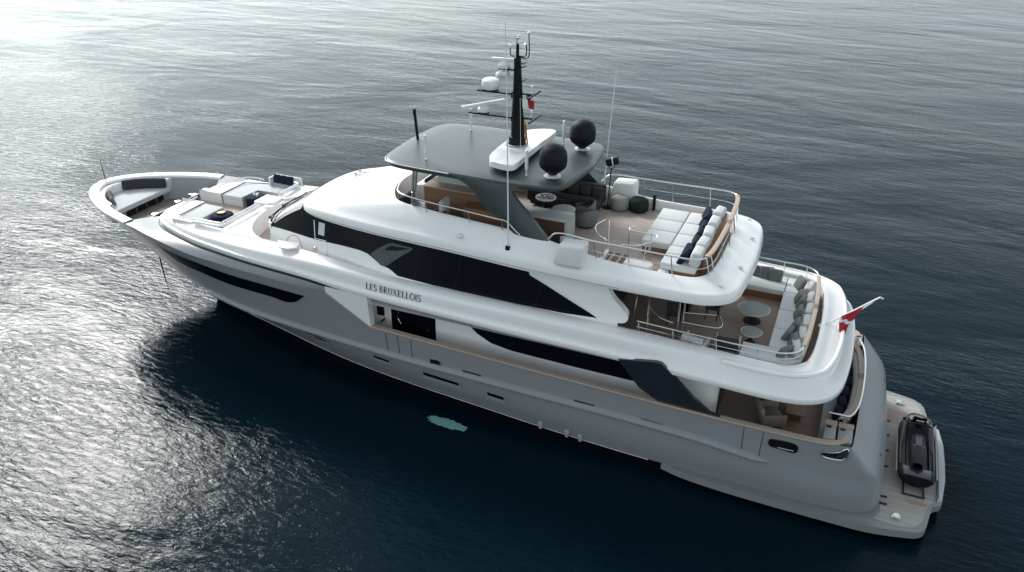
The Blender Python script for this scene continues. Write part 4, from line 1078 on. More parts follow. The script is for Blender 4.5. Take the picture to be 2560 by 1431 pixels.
# ------------------------------------------------------------------ name on the bulwark
def glyph(ch):
    """serif capital built of strokes in a unit-height box: list of polylines with half-width"""
    T, t = .075, .03
    def arc(cx, cy, rx, ry, a0, a1, n=10): return [(cx + rx * cos(radians(a0 + (a1 - a0) * i / n)), cy + ry * sin(radians(a0 + (a1 - a0) * i / n))) for i in range(n + 1)]
    sf = lambda x, y, w=.13: ([(x - w, y), (x + w, y)], .022)
    if ch == 'L': return [([(.18, 0), (.18, 1)], T), ([(.1, .02), (.58, .02), (.62, .22)], t), sf(.18, .98), sf(.18, .02)], .68
    if ch == 'E': return [([(.18, 0), (.18, 1)], T), ([(.1, .02), (.56, .02), (.6, .2)], t), ([(.18, .98), (.55, .98), (.57, .82)], t), ([(.18, .52), (.45, .52)], t), ([(.45, .62), (.45, .42)], .02), sf(.18, .98), sf(.18, .02)], .68
    if ch == 'S': return [(arc(.3, .74, .2, .24, 30, 270) + arc(.3, .26, .22, .25, 90, -150)[1:], .055), ([(.48, .98), (.48, .76)], .02), ([(.08, .24), (.08, .02)], .02)], .62
    if ch == 'B': return [([(.18, 0), (.18, 1)], T), ([(.1, .98), (.35, .98)] + arc(.35, .76, .18, .22, 90, -90), .045), ([(.2, .54), (.35, .54)] + arc(.36, .28, .22, .26, 90, -90) + [(.1, .02)], .045)], .7
    if ch == 'R': return [([(.18, 0), (.18, 1)], T), ([(.1, .98), (.36, .98)] + arc(.36, .75, .18, .23, 90, -90) + [(.2, .52)], .045), ([(.34, .5), (.66, .03), (.76, .03)], .055), sf(.18, .02)], .76
    if ch == 'U': return [([(.18, 1), (.18, .35)] + arc(.42, .32, .24, .3, 180, 360) + [(.66, 1)], .045), ([(.18, 1), (.18, .4)], T), sf(.18, .98), sf(.66, .98)], .84
    if ch == 'X': return [([(.12, 1), (.66, 0)], .07), ([(.62, 1), (.1, 0)], t), sf(.14, .98), sf(.62, .98, .1), sf(.1, .02, .1), sf(.66, .02)], .78
    if ch == 'O': return [(arc(.42, .5, .36, .49, 0, 360, 24), .05), (arc(.42, .5, .36, .4, 150, 210, 6), .07), (arc(.42, .5, .36, .4, -30, 30, 6), .07)], .86
    if ch == 'I': return [([(.18, 0), (.18, 1)], T), sf(.18, .98), sf(.18, .02)], .38
    return [], .35
def write(name, txt, x0, x1, zb0, zb1, h, mirror_side=False):
    tot = sum(glyph(c)[1] for c in txt)
    g = G(); cx = 0
    sc = (x1 - x0) / tot
    for c in txt:
        strokes, w = glyph(c)
        for pts, hw in strokes:
            dense = []
            for a, b in zip(pts, pts[1:]):
                for i in range(3): dense.append((a[0] + (b[0] - a[0]) * i / 3, a[1] + (b[1] - a[1]) * i / 3))
            dense.append(pts[-1])
            L_, R_ = [], []
            for i, p in enumerate(dense):
                a = dense[max(i - 1, 0)]; b = dense[min(i + 1, len(dense) - 1)]
                dx, dz = b[0] - a[0], b[1] - a[1]; l = hypot(dx, dz) or 1
                for lst, s in ((L_, 1), (R_, -1)):
                    u = p[0] - s * dz / l * hw; v = p[1] + s * dx / l * hw
                    X = x0 + (cx + u) * sc
                    lst.append(on_band(X, zb0 + (zb1 - zb0) * (X - x0) / (x1 - x0) + v * h))
            g.grid([L_, R_])
        cx += w
    return g.build(name, LETTER, Y)
write("name_lettering", "LES BRUXELLOIS", 16.98, 19.22, 4.80, 4.79, .24)

# ================================================================== LOOSE THINGS
def cushion(name, c, d, rot, mat, label, cat, group=None, bev=None):
    g = G(); b = bev or min(d) * .42
    g.box((0, 0, 0), d, bev=b, seg=4)
    for v in g.b.verts:
        k = 1 - .12 * ((v.co.x / (d[0] * .5)) ** 2 + (v.co.y / (d[1] * .5)) ** 2 + (v.co.z / (d[2] * .5)) ** 2) / 2
        v.co *= k + .08
    o = g.build(name, mat, None, ang=80)
    o.location = c; o.rotation_euler = rot
    return tag(o, label, cat, group)

# ---- bow sofa cushions
bowc = [(2.02, 1.02, 4.72, .62), (1.72, .82, 4.72, .68), (1.48, .56, 4.72, .8), (2.36, 1.2, 4.72, .52), (2.72, 1.36, 4.72, .42)]
names = ["second grey cushion from the wood sofa end, starboard side of the bow sofa"]
bl_ = ["charcoal cushion in the middle of the five along the far side of the bow sofa", "charcoal cushion second from the bow tip along the far side of the bow sofa", "charcoal cushion nearest the bow tip along the far side of the bow sofa", "charcoal cushion fourth from the bow tip along the far side of the bow sofa", "charcoal cushion farthest from the bow tip along the far side of the bow sofa"]
for (x, y, z, a), lb in zip(bowc, bl_):
    cushion("scatter_cushion", (x, y, z), (.46, .15, .44), (radians(-14), 0, a), DGREY, lb, "cushion", "charcoal cushions on the bow sofa")
for (x, y, a), lb in zip([(1.62, -.58, -.85), (1.9, -.82, -.7), (2.22, -1.03, -.62)], ["grey cushion nearest the bow tip on the near side of the bow sofa", "grey cushion in the middle of three on the near side of the bow sofa", "grey cushion nearest the open end on the near side of the bow sofa"]):
    cushion("scatter_cushion", (x, y, 4.64), (.42, .16, .38), (radians(18), 0, a), MGREY, lb, "cushion", "grey cushions on the near side of the bow sofa")

# ---- round covered tables in the foredeck lounge
def covered_table(c, label, top):
    t = thing("covered_table", c, label, "table")
    g = G(); g.lathe([(0, .50), (.1, .50), (.36, .49), (.44, .45), (.46, .38), (.43, .22), (.40, 0)], (0, 0, 0), 28); g.build("fabric_cover", NAVY, t, ang=60)
    g = G()
    if top == 'brass': g.lathe([(.0, .53), (.16, .53), (.2, .56), (.19, .51), (.0, .505)], (-.05, .02, 0), 24)
    else:
        for (x, y) in ((-.08, .02), (.04, .1), (.1, -.03)): g.lathe([(.05, .50), (.05, .58), (.03, .58), (0, .54)], (x, y, 0), 12)
    g.build("tray" if top == 'brass' else "glasses", BRASS if top == 'brass' else WPLAS, t)
covered_table((8.55, -1.25, 4.73), "navy covered round table with brass tray in the foredeck lounge", 'brass')
covered_table((8.55, .9, 4.73), "navy covered round table with white cups in the foredeck lounge", 'cups')
g = G(); g.prism([(-.35, -.08), (.35, -.12), (.4, .06), (-.3, .1)], 0, .08, .02)
o = g.build("folded_towel", NAVY); o.location = (9.05, -1.0, 4.73); o.rotation_euler = (0, 0, .9); tag(o, "folded dark navy cloth on the deck beside the brass tray table", "cloth")
for i, lb in enumerate(["navy cushion nearest the white bench panel on the starboard foredeck bench", "navy cushion in the middle of three on the starboard foredeck bench", "navy cushion nearest the wheelhouse on the starboard foredeck bench"]):
    cushion("navy_cushion", (8.55 + .34 * i, 2.45, 5.46), (.36, .16, .4), (radians(-16), 0, .05), NAVY, lb, "cushion", "navy cushions on the starboard foredeck bench")

# ---- flybridge furniture
# helm console / wooden bar under the hardtop
t = thing("bar_cabinet", (19.15, -.65, 6.75), "brown wooden bar cabinet with glass screen under the dark hardtop", "bar cabinet")
g = G(); g.box((0, 0, .57), (2.25, 1.1, 1.14), bev=.03); g.build("cabinet_body", WOOD, t)
g = G(); g.box((0, .05, 1.16), (2.3, 1.2, .04)); g.build("worktop", CAPW, t)
g = G(); g.box((.1, .1, 1.44), (1.9, .03, .55), mat=Matrix.Rotation(-.5, 4, 'X')); g.build("glass_screen", CLEAR, t)
t = thing("bar_cabinet", (20.7, -1.4, 6.75), "low brown wooden cabinet beside the forward side rail of the flybridge", "bar cabinet")
g = G(); g.box((0, 0, .42), (1.7, .75, .84), bev=.03); g.build("cabinet_body", WOOD, t); g = G(); g.box((0, 0, .86), (1.74, .8, .035)); g.build("worktop", WOOD, t)
def helm_seat(x, y, label):
    t = thing("helm_chair", (x, y, 6.75), label, "seat", "pale seats at the flybridge helm")
    g = G(); g.box((0, 0, .42), (.6, .62, .22), bev=.07, seg=3); g.build("seat", LGREY, t)
    g = G(); g.box((.28, 0, .78), (.16, .6, .62), bev=.06, seg=3); g.build("backrest", LGREY, t)
    g = G(); g.lathe([(.22, 0), (.22, .03), (.06, .06), (.06, .34)], (0, 0, 0), 16); g.build("pedestal", BLACK, t)
helm_seat(18.9, -1.85, "pale helm seat nearest the port side rail under the hardtop")
helm_seat(17.9, 1.0, "pale helm seat on the far side of the wooden bar under the hardtop")
t = thing("helm_console", (17.55, .5, 6.75), "white helm console with black dash behind the forward flybridge coaming", "console")
g = G(); g.box((0, 0, .42), (.6, 1.8, .84), bev=.06); g.build("console_body", WHITE2, t); g = G(); g.box((.16, 0, .88), (.4, 1.5, .14), bev=.03, mat=Matrix.Rotation(.4, 4, 'Y')); g.build("dashboard", BLACK, t)
t = thing("corner_sofa", (17.9, -1.4, 6.75), "pale forward sofa with dark cushions beside the hardtop pillar", "sofa")
g = G(); g.box((-.15, 0, .24), (.7, 1.1, .3), bev=.06, seg=3); g.build("seat", LGREY, t); g = G(); g.box((-.5, .1, .55), (.18, 1.0, .5), bev=.06, seg=3); g.build("backrest", DGREY, t)
g = G(); g.box((.95, -.75, .68), (.95, .35, .06), bev=.02); g.build("dark_tabletop", BLACK, t)
# white bar counter aft of the hardtop wing
t = thing("bar_counter", (22.75, -1.45, 6.75), "white stone bar counter with brown wood front behind the hardtop wing", "bar counter")
g = G(); g.box((0, .0, 1.0), (1.9, .78, .07), bev=.015); g.box((.9, 0, .5), (.1, .78, 1.0)); g.build("stone_top", STONE, t)
g = G(); g.box((-.05, 0, .48), (1.78, .6, .96)); g.build("wood_front", WOOD, t)
# dark L sofa on the far side with cushions
t = thing("corner_sofa", (22.4, 2.1, 6.75), "long charcoal corner sofa along the far side of the flybridge", "sofa")
g = G(); g.box((0, -.35, .24), (2.6, .9, .36), bev=.08, seg=3); g.build("seat", DGREY, t)
g = G(); g.box((0, .18, .52), (2.7, .24, .7), bev=.08, seg=3); g.box((-1.3, -.3, .48), (.24, 1.0, .6), bev=.08, seg=3); g.build("backrest", DGREY, t)
g = G(); g.box((0, -.82, .58), (2.4, .18, .22), bev=.08, seg=3); g.build("front_bolster", DGREY, t)
for i, lb in enumerate(["charcoal back cushion nearest the hardtop on the far flybridge sofa", "charcoal back cushion in the middle of the far flybridge sofa", "charcoal back cushion nearest the black lamp on the far flybridge sofa"]):
    cushion("back_cushion", (22.55 + .47 * i, 2.1, 7.32), (.44, .18, .46), (radians(-12), 0, 0), DGREY, lb, "cushion", "charcoal back cushions on the far flybridge sofa")
# oval table with black marks, round stone table
def round_table(c, r, h, mat, label, name="round_table", base=BLACK, sx=1.0, legs=True):
    t = thing(name, c, label, "table")
    g = G(); g.lathe([(0, h - .04), (r * .97, h - .04), (r, h - .02), (r * .98, h), (0, h)], (0, 0, 0), 36, sx=sx); tp = g.build("tabletop", mat, t, ang=40)
    g = G(); g.lathe([(r * .55, 0), (r * .55, .03), (r * .2, .06), (r * .16, h - .1), (r * .3, h - .04)], (0, 0, 0), 24); g.build("pedestal", base, t)
    return t
t = round_table((22.05, .5, 6.75), .38, .78, WPLAS, "small white oval table marked with black curls by the charcoal sofa", sx=1.0)
g = G()
def mark(pts, w):
    L_ = []; R_ = []
    P = cr([(x, y, 0) for x, y in pts], 5)
    for i, p in enumerate(P):
        a = P[max(i-1, 0)]; b = P[min(i+1, len(P)-1)]; d = (b - a)[:2]; d = d / (np.linalg.norm(d) or 1)
        L_.append((p[0] - d[1]*w, p[1] + d[0]*w, .785)); R_.append((p[0] + d[1]*w, p[1] - d[0]*w, .785))
    g.grid([L_, R_])
mark([(-.05, .2), (-.16, .16), (-.2, .05), (-.1, -.02), (-.12, -.16), (-.26, -.14)], .035)
mark([(.02, .28), (0, .1), (.02, -.05), (-.02, -.24)], .03)
mark([(.2, .22), (.13, .05), (.14, -.12), (.26, -.1), (.3, .02)], .035)
g.build("black_mark", BLACK, t)
round_table((22.95, -.1, 6.75), .42, .7, STONE, "round pale stone table between the oval table and grey armchair")
def tub_chair(c, rz, label, mat=MGREY, group="grey tub armchairs on the flybridge"):
    t = thing("armchair", c, label, "armchair", group, rz)
    g = G(); g.lathe([(0, .2), (.3, .2), (.34, .24), (.34, .36), (.3, .42), (0, .43)], (0, 0, 0), 24); g.build("seat", mat, t, ang=60)
    g = G(); an = np.linspace(radians(40), radians(320), 22)
    hh = lambda a: .42 + .26 * (0.5 - .5 * cos((a - radians(40)) / radians(280) * 2 * pi)) 
    rin = [(.36 * cos(a), .36 * sin(a)) for a in an]; ro = [(.43 * cos(a), .43 * sin(a)) for a in an]
    g.grid([[(x * .9, y * .9, .1) for x, y in ro], [(x, y, .3) for x, y in ro]] + [[(x, y, hh(a)) for (x, y), a in zip(ro, an)], [((x + u) / 2, (y + v) / 2, hh(a) + .03) for (x, y), (u, v), a in zip(ro, rin, an)], [(x, y, hh(a)) for (x, y), a in zip(rin, an)], [(x, y, .2) for x, y in rin]])
    g.build("backrest", mat, t, ang=60)
    g = G(); g.lathe([(.3, 0), (.32, .1), (.3, .2)], (0, 0, 0), 20); g.build("base", BLACK, t)
    return t
tub_chair((23.62, .35, 6.75), radians(140), "grey woven tub armchair aft of the round stone table", MGREY)
tub_chair((23.35, .95, 6.75), radians(200), "grey tub armchair between the stone table and the charcoal sofa", MGREY)
tub_chair((24.0, -2.1, 6.75), radians(60), "pale grey tub armchair beside the white bar counter at the port rail", LGREY)
def pouf(c, r, h, mat, label):
    t = thing("pouf", c, label, "pouf")
    g = G(); g.lathe([(0, 0), (r*.75, 0), (r*.95, h*.15), (r, h*.45), (r*.93, h*.8), (r*.65, h*.97), (0, h)], (0, 0, 0), 32)
    for v in g.b.verts:
        a = atan2(v.co.y, v.co.x); k = 1 + .02 * sin(a * 16 + v.co.z * 22)
        v.co.x *= k; v.co.y *= k
    g.build("knitted_body", mat, t, ang=80)
pouf((24.3, 2.3, 6.75), .36, .52, KNIT, "beige knitted pouf next to the black floor lamp")
pouf((25.0, 2.42, 6.75), .36, .52, DKNIT, "black green knitted pouf right of the beige pouf")
t = thing("floor_lamp", (23.85, 2.25, 6.75), "black floor lamp with twin drum heads on the flybridge", "lamp")
g = G(); g.lathe([(.2, 0), (.2, .03), (.03, .05), (0, .05)], (0, 0, 0), 18); g.build("foot", BLACK, t)
g = G(); g.tube([(0, 0, .03), (.05, .02, 1.55)], .022, 8); g.tube(cr([(.05, .02, 1.5), (-.02, 0, 1.58), (.0, 0, 1.72)], 3), .014, 6); g.tube(cr([(.05, .02, 1.5), (.16, .02, 1.6), (.14, .02, 1.72)], 3), .014, 6); g.build("stand", BLACK, t)
g = G(); g.tube([(-.14, 0, 1.74), (.06, .04, 1.80)], .15, 18); g.tube([(.10, .05, 1.81), (.28, .09, 1.86)], .15, 18); hd = g.build("lamp_head", BLACK, t)
g = G(); g.tube([(.06, .04, 1.80), (.10, .05, 1.81)], .155, 18); g.build("white_band", WPLAS, hd)
g = G(); g.box((0, 0, .3), (.1, .12, .6), bev=.01); o = g.build("bulwark_speaker", BLACK); o.location = (25.5, 2.68, 6.78); tag(o, "slim black speaker box on the far flybridge bulwark right of the poufs", "speaker")
# white covered boxes on both flybridge shoulders
def cover(y, label):
    t = thing("covered_box", (24.25, y, 6.92), label, "covered equipment", "white canvas covered equipment on the flybridge sides")
    g = G(); s = -1 if y < 0 else 1
    g.box((0, 0, .38), (.95, .75, .72), bev=.1, seg=3)
    for v in g.b.verts:
        if v.co.z > .4: v.co.x = v.co.x * .88 + .08; v.co.y = v.co.y * .85 - s * .02; v.co.z += .06 * (v.co.x)
    g.build("canvas_cover", COVER, t, ang=50)
cover(-3.05, "white canvas covered box on the port shoulder of the flybridge")
cover(2.95, "white canvas covered box on the starboard side behind the black lamp")
# aft sun sofa
t = thing("sun_sofa", (27.0, 0, 6.75), "off white L shaped sun sofa with brown wood base on the flybridge", "sofa")
base_o = [(-.95, -.98), (.0, -.98), (.0, -2.32), (1.05, -2.32), (1.3, -1.9), (1.35, -1.0), (1.35, 1.95), (-.95, 1.95)]
g = G(); g.prism(base_o, 0, .24); g.build("wood_base", WOOD, t)
for (x0, x1, y0, y1) in ((-1.0, -.02, .98, 1.98), (-1.0, -.02, 0, .96), (-1.0, -.02, -1.0, -.02), (0, .92, .98, 1.98), (0, .92, 0, .96), (0, .92, -1.0, -.02), (-.02, .92, -1.65, -1.02), (-.02, 1.1, -2.42, -1.67)):
    g = G(); g.box(((x0 + x1) / 2, (y0 + y1) / 2, .36), (x1 - x0, y1 - y0, .24), bev=.05, seg=3); g.build("seat_cushion", CUSH, t, ang=60)
g = G(); g.box((1.1, -.1, .45), (.34, 4.0, .5), bev=.04); g.build("backrest_base", WOOD, t)
bolst = ["farthest from the camera, at the starboard end", "second from the starboard end", "in the middle of the row", "fourth from the starboard end", "nearest the camera, at the port end"]
for i, (y, lb) in enumerate(zip((1.55, .62, -.3, -1.2, -2.0), bolst)):
    cushion("back_bolster", (28.03, y, 7.44), (.36, .74, .5), (0, radians(10), radians(4 * (i % 3 - 1))), CUSH, "off white bolster on the sun sofa back, " + lb, "cushion", "off white bolsters on the sun sofa", bev=.09)
nv = [(27.62, 1.62, 7.36, .3), (27.66, 1.15, 7.34, -.2), (27.7, .5, 7.32, .15), (27.7, -.2, 7.32, -.1), (27.72, -.85, 7.32, .1), (27.66, -1.6, 7.34, .35), (27.62, -2.05, 7.36, -.1)]
nl_ = ["at the far starboard end", "second from the starboard end", "third from the starboard end", "in the middle of the row", "fifth from the starboard end", "second from the port end", "nearest the camera at the port end"]
for (x, y, z, a), lb in zip(nv, nl_):
    cushion("navy_pillow", (x, y, z), (.2, .6, .5), (0, radians(22), a), NAVY, "navy pillow leaning on the sun sofa bolsters, " + lb, "pillow", "navy pillows on the sun sofa")

# ---- upper deck aft furniture
t = thing("aft_sofa", (30.9, 0, 4.45), "light grey C shaped sofa along the upper deck stern rail", "sofa")
so = [(-1.9, 1.85), (-.3, 1.85), (-.3, -2.1), (-1.1, -2.1), (-1.1, -2.98), (.35, -2.98), (.72, -2.6), (.85, -1.2), (.87, 0), (.85, 1.2), (.72, 2.6), (.35, 3.02), (-1.9, 3.05)]
g = G(); g.prism(so, 0, .26); g.build("wood_base", WOOD, t)
so2 = [(x * 1.0 - (.02 if x < -.2 else 0), y) for x, y in so]
for pl in ([(-1.92, 1.83), (-.32, 1.83), (-.32, 3.03), (-1.92, 3.05)], [(-.3, 1.83), (.78, 1.83), (.7, 2.6), (.34, 3.0), (-.3, 3.03)], [(-.32, .5), (.86, .5), (.78, 1.81), (-.32, 1.81)], [(-.32, -.85), (.86, -.85), (.86, .48), (-.32, .48)], [(-.32, -2.1), (.78, -2.1), (.85, -.87), (-.32, -.87)], [(-1.1, -2.97), (.34, -2.97), (.7, -2.6), (.76, -2.12), (-1.1, -2.12)]):
    g = G(); g.prism(pl, .26, .44, .04, 3); g.build("seat_cushion", LGREY if False else CUSH, t, ang=60)
bb = [(31.42, 2.05), (31.5, 1.2), (31.55, .35), (31.55, -.5), (31.52, -1.35), (31.42, -2.2)]
bn = ["at the starboard corner", "second from the starboard corner", "third from the starboard corner", "third from the port corner", "second from the port corner", "at the port corner"]
for i, ((x, y), lb) in enumerate(zip(bb, bn)):
    cushion("back_cushion", (x, y, 5.06), (.26, .76, .36), (0, radians(-10), radians((2.5 - i) * -4)), LGREY, "light grey back cushion of the stern sofa, " + lb, "cushion", "light grey back cushions of the stern sofa", bev=.07)
gp = [(29.55, 2.72, 5.02, 1.4, 0), (29.85, 2.68, 5.06, 1.7, 1), (30.15, 2.6, 5.06, 1.5, 1), (31.05, 2.25, 5.1, .5, 1), (31.12, 1.25, 5.06, .1, 0), (31.22, .95, 5.06, -.1, 0), (31.22, .15, 5.06, .1, 0), (31.22, -.75, 5.06, 0, 0), (31.05, -1.35, 5.04, -.2, 0), (31.25, -1.75, 5.04, .1, 0), (31.1, -2.5, 5.04, -.7, 0)]
gl = ["grey pillow half hidden under the overhang on the starboard arm of the stern sofa", "upright grey pillow in the middle of the starboard arm of the stern sofa", "large square grey pillow nearest the seam on the starboard arm of the stern sofa", "large tilted grey pillow in the starboard corner of the stern sofa", "grey pillow just aft of the starboard corner of the stern sofa", "grey pillow tucked behind another near the starboard corner of the stern sofa", "single grey pillow opposite the large round table on the stern sofa", "single grey pillow midway between the two round tables on the stern sofa", "grey pillow opposite the small round table on the stern sofa", "grey pillow tucked behind another near the port corner of the stern sofa", "flat lying grey pillow in the port corner of the stern sofa"]
for (x, y, z, a, k), lb in zip(gp, gl):
    cushion("grey_pillow", (x, y, z), (.18, .52, .48), (0, radians(24), a), MGREY, lb, "pillow", "grey pillows on the stern sofa")
round_table((29.8, .05, 4.45), .52, .48, MARBLE, "larger round smoked top table on the upper aft deck", base=DGREY)
round_table((29.95, -1.42, 4.45), .33, .42, MARBLE, "smaller round smoked top table nearer the port rail on the upper aft deck", base=DGREY)
for c, r_, par in (((29.8, .05, 4.45), .52, 0), ((29.95, -1.42, 4.45), .33, 0)):
    h = .48 if r_ > .4 else .42
    for o in bpy.data.objects:
        if o.type == 'EMPTY' and o.name.startswith("round_table") and abs(o.location.x - c[0]) < .01 and abs(o.location.y - c[1]) < .01:
            g = G(); g.tube([(r_ * cos(a), r_ * sin(a), h - .01) for a in np.linspace(0, 2*pi, 40, endpoint=False)], .025, 6, closed=True); g.build("table_rim", STONE, o, ang=70)
def low_chair(c, rz, label, mat):
    t = thing("lounge_chair", c, label, "lounge chair", "low lounge chairs by the port rail", rz)
    g = G(); g.box((0, 0, .28), (.7, .7, .18), bev=.06, seg=3); g.build("seat", mat, t, ang=60)
    g = G(); g.box((-.33, 0, .5), (.14, .7, .45), bev=.06, seg=3); g.build("backrest", DGREY if mat is LGREY else mat, t, ang=60)
    g = G()
    for a in (-1, 1): g.box((0, .36 * a, .36), (.66, .07, .3), bev=.03)
    g.build("armrest", mat, t)
    g = G()
    for a in (-.28, .28):
        for b in (-.28, .28): g.tube([(a, b, 0), (a, b, .2)], .02, 6)
    g.build("leg_frame", BLACK, t)
low_chair((29.35, -2.3, 4.45), radians(95), "low lounge chair with dark back beside the small round table", LGREY)
low_chair((28.4, -2.65, 4.45), radians(80), "low pale lounge chair forward of the small round table at the port rail", CUSH)
t = thing("dining_table", (27.5, .2, 4.45), "dark dining table in the shade under the flybridge overhang", "table")
g = G(); g.box((0, 0, .72), (1.4, 2.2, .05), bev=.02); g.build("tabletop", WOOD, t); g = G(); g.box((0, 0, .35), (.4, 1.2, .7)); g.build("pedestal", BLACK, t)
dc = ["dark dining chair under the flybridge overhang, nearest the port rail", "dark dining chair under the flybridge overhang, aft side of the table", "dark dining chair under the flybridge overhang, far aft side of the table"]
for (x, y, a), lb in zip(((27.4, -1.25, pi/2), (28.5, -.3, pi), (28.5, .75, pi)), dc):
    t = thing("dining_chair", (x, y, 4.45), lb, "chair", "dining chairs in the shade of the overhang", a)
    g = G(); g.box((0, 0, .44), (.46, .46, .07), bev=.02); g.build("seat", DGREY, t); g = G(); g.box((-.22, 0, .7), (.06, .46, .46), bev=.02); g.build("backrest", DGREY, t)
    for a_ in (-.19, .19):
        for b_ in (-.19, .19): g = G(); g.tube([(a_, b_, 0), (a_, b_, .42)], .018, 6); g.build("leg", BLACK, t)
# ---- main deck cockpit furniture
def cockpit_chair(c, rz, label):
    t = thing("cockpit_armchair", c, label, "armchair", "brown armchairs in the main deck cockpit", rz)
    g = G(); g.box((0, 0, .3), (.75, .75, .2), bev=.06, seg=3); g.build("seat", BROWNF, t, ang=60)
    g = G(); g.box((-.36, 0, .55), (.14, .8, .55), bev=.05, seg=3, mat=Matrix.Rotation(-.2, 4, 'Y')); g.build("backrest", BROWNF, t, ang=60)
    g = G()
    for a in (-1, 1): g.box((.02, .41 * a, .4), (.78, .1, .42), bev=.04)
    g.build("armrest", BROWNF, t); g = G(); g.box((0, 0, .1), (.6, .6, .16)); g.build("base", WOOD, t)
cockpit_chair((31.0, -2.15, 2.05), radians(25), "brown armchair nearest the bulwark in the shaded main deck cockpit")
cockpit_chair((30.9, -.7, 2.05), radians(0), "brown armchair deeper in the shade of the main deck cockpit")
t = thing("coffee_table", (31.75, -1.3, 2.05), "low brown wood coffee table in the main deck cockpit", "table")
g = G(); g.box((0, 0, .4), (.6, 1.2, .05), bev=.01); g.build("tabletop", TEAKB, t); g = G(); g.box((0, 0, .2), (.4, .8, .38)); g.build("pedestal", WOOD, t)
for i, (x, y, a) in enumerate(((33.02, -1.75, -.15), (33.1, -1.15, 0.1), (33.15, -.5, -.05), (33.18, .2, .05), (33.15, .9, 0), (33.08, 1.55, .2))):
    cushion("navy_pillow", (x, y, 2.72), (.3, .62, .46), (0, radians(-18), a), NAVY, "navy pillow on the main deck stern sofa, " + ["nearest the port cabinets", "second from the port cabinets", "third from the port cabinets", "third from the far end", "second from the far end", "at the far starboard end"][i], "pillow", "navy pillows on the main deck stern sofa")

# ---- jet ski on the platform
t = thing("jet_ski", (35.68, 0, .58), "black jet ski parked across the stern swim platform", "jet ski")
g = G()
def jsec(y, w, zb_, zd, zt_):      # hull section: keel, chine, gunwale
    return [(-w * .2, y, zb_), (-w * .75, y, zb_ + .10), (-w, y, zd - .05), (-w * 1.02, y, zd), (-w * .92, y, zd + .06), (-w * .62, y, zd + .10), (-w * .55, y, zt_), (-w * .25, y, zt_ + .05), (0, y, zt_ + .06), (w * .25, y, zt_ + .05), (w * .55, y, zt_), (w * .62, y, zd + .10), (w * .92, y, zd + .06), (w * 1.02, y, zd), (w, y, zd - .05), (w * .75, y, zb_ + .10), (w * .2, y, zb_)]
secs = [(1.78, .06, .42, .50, .52), (1.68, .22, .26, .50, .56), (1.45, .40, .14, .50, .66), (1.1, .52, .08, .48, .80), (.75, .56, .05, .46, .86), (.45, .57, .05, .45, .74), (.2, .58, .05, .44, .50), (-.3, .58, .05, .43, .47), (-.9, .58, .05, .43, .47), (-1.4, .57, .06, .43, .48), (-1.65, .55, .07, .43, .47), (-1.75, .50, .10, .40, .42)]
g.grid([jsec(*s) for s in secs])
for s in (secs[0], secs[-1]): g.poly(jsec(*s))
g.build("hull", BLACK, t, ang=45)
g = G(); g.grid([[(x, y, z) for x, z in zip(np.array([-.26, -.22, -.1, 0, .1, .22, .26]) * w, [.46, h - .04, h, h + .015, h, h - .04, .46])] for y, w, h in ((.3, .55, .70), (.2, .8, .80), (-.1, .95, .80), (-.4, 1.0, .78), (-.55, 1.0, .86), (-.9, 1.05, .86), (-1.2, .9, .84), (-1.3, .6, .7))]); g.build("saddle", DGREY, t, ang=60)
g = G(); g.box((0, -.56, .83), (.36, .1, .05), bev=.02); g.box((0, -.2, .812), (.2, .5, .012)); g.build("saddle_trim", NAVYP, t)
g = G(); g.tube(cr([(-.38, .42, 1.02), (-.2, .5, 1.0), (0, .55, .98), (.2, .5, 1.0), (.38, .42, 1.02)], 4), .03, 8); g.box((0, .58, .96), (.22, .22, .14), bev=.04); g.build("handlebar", BLACK, t)
g = G(); g.box((0, .66, 1.0), (.24, .02, .12), mat=Matrix.Rotation(.6, 4, 'X'), bev=.005); g.build("dash_screen", WPLAS, t)
g = G()
for s in (-1, 1): g.box((.46 * s, .8, .9), (.1, .06, .1), bev=.02)
g.build("mirror", BLACK, t)
g = G(); g.prism([(-.4, -1.75), (.4, -1.75), (.42, -1.3), (-.42, -1.3)], .47, .53, .02); g.build("rear_deck", NAVYP, t)
g = G(); g.grid([[(.02 - .30 * w, y, z), (-.12 * w, y, z + .05), (.12 * w, y, z + .05), (.30 * w - .02, y, z)] for y, w, z in ((1.62, .6, .60), (1.35, .9, .76), (1.0, 1.1, .89), (.75, 1.0, .93))]); g.build("hood_panel", NAVYP, t, ang=60)
g = G()
for s_ in (-1, 1): g.tube(cr([(s_ * .12, 1.62, .66), (s_ * .30, 1.25, .80), (s_ * .42, .8, .86), (s_ * .46, .35, .70), (s_ * .50, -.3, .53), (s_ * .50, -1.2, .53)], 4), .02, 6)
g.build("side_moulding", MGREY, t)
g = G(); g.grid([[(x, .78 + .05 * abs(x) * 4, .95), (x * .8, .68 + .05 * abs(x) * 4, 1.14)] for x in (-.24, -.12, 0, .12, .24)]); g.build("windshield", SCREEN, t)
g = G()
for s_ in (-1, 1): g.box((s_ * .43, -.45, .478), (.2, 1.7, .01))
g.build("footwell_mat", DGREY, t)
g = G()
for s in (-1, 1): g.tube([(s * .6, y, z) for y, z in ((1.4, .52), (.9, .52), (.2, .47), (-1.0, .46), (-1.6, .46))], .025, 6)
g.build("rubbing_strake", GREYW, t)
g = G(); g.tube(cr([(-.3, -1.72, .48), (-.25, -1.8, .3), (-.2, -1.78, .2)], 3), .02, 6); g.tube([(-.3, -1.76, .5), (.3, -1.76, .5)], .02, 6); g.build("boarding_handle", BLACK, t)
t = thing("jet_ski_cradle", (35.68, 0, .51), "black frame cradle under the jet ski on the stern platform", "cradle")
g = G()
for x in (-.3, .3): g.tube([(x, -2.05, .05), (x, 1.5, .05)], .03, 6)
for y in (-2.05, -1.2, 0, 1.2): g.tube([(-.33, y, .05), (.33, y, .05)], .025, 6)
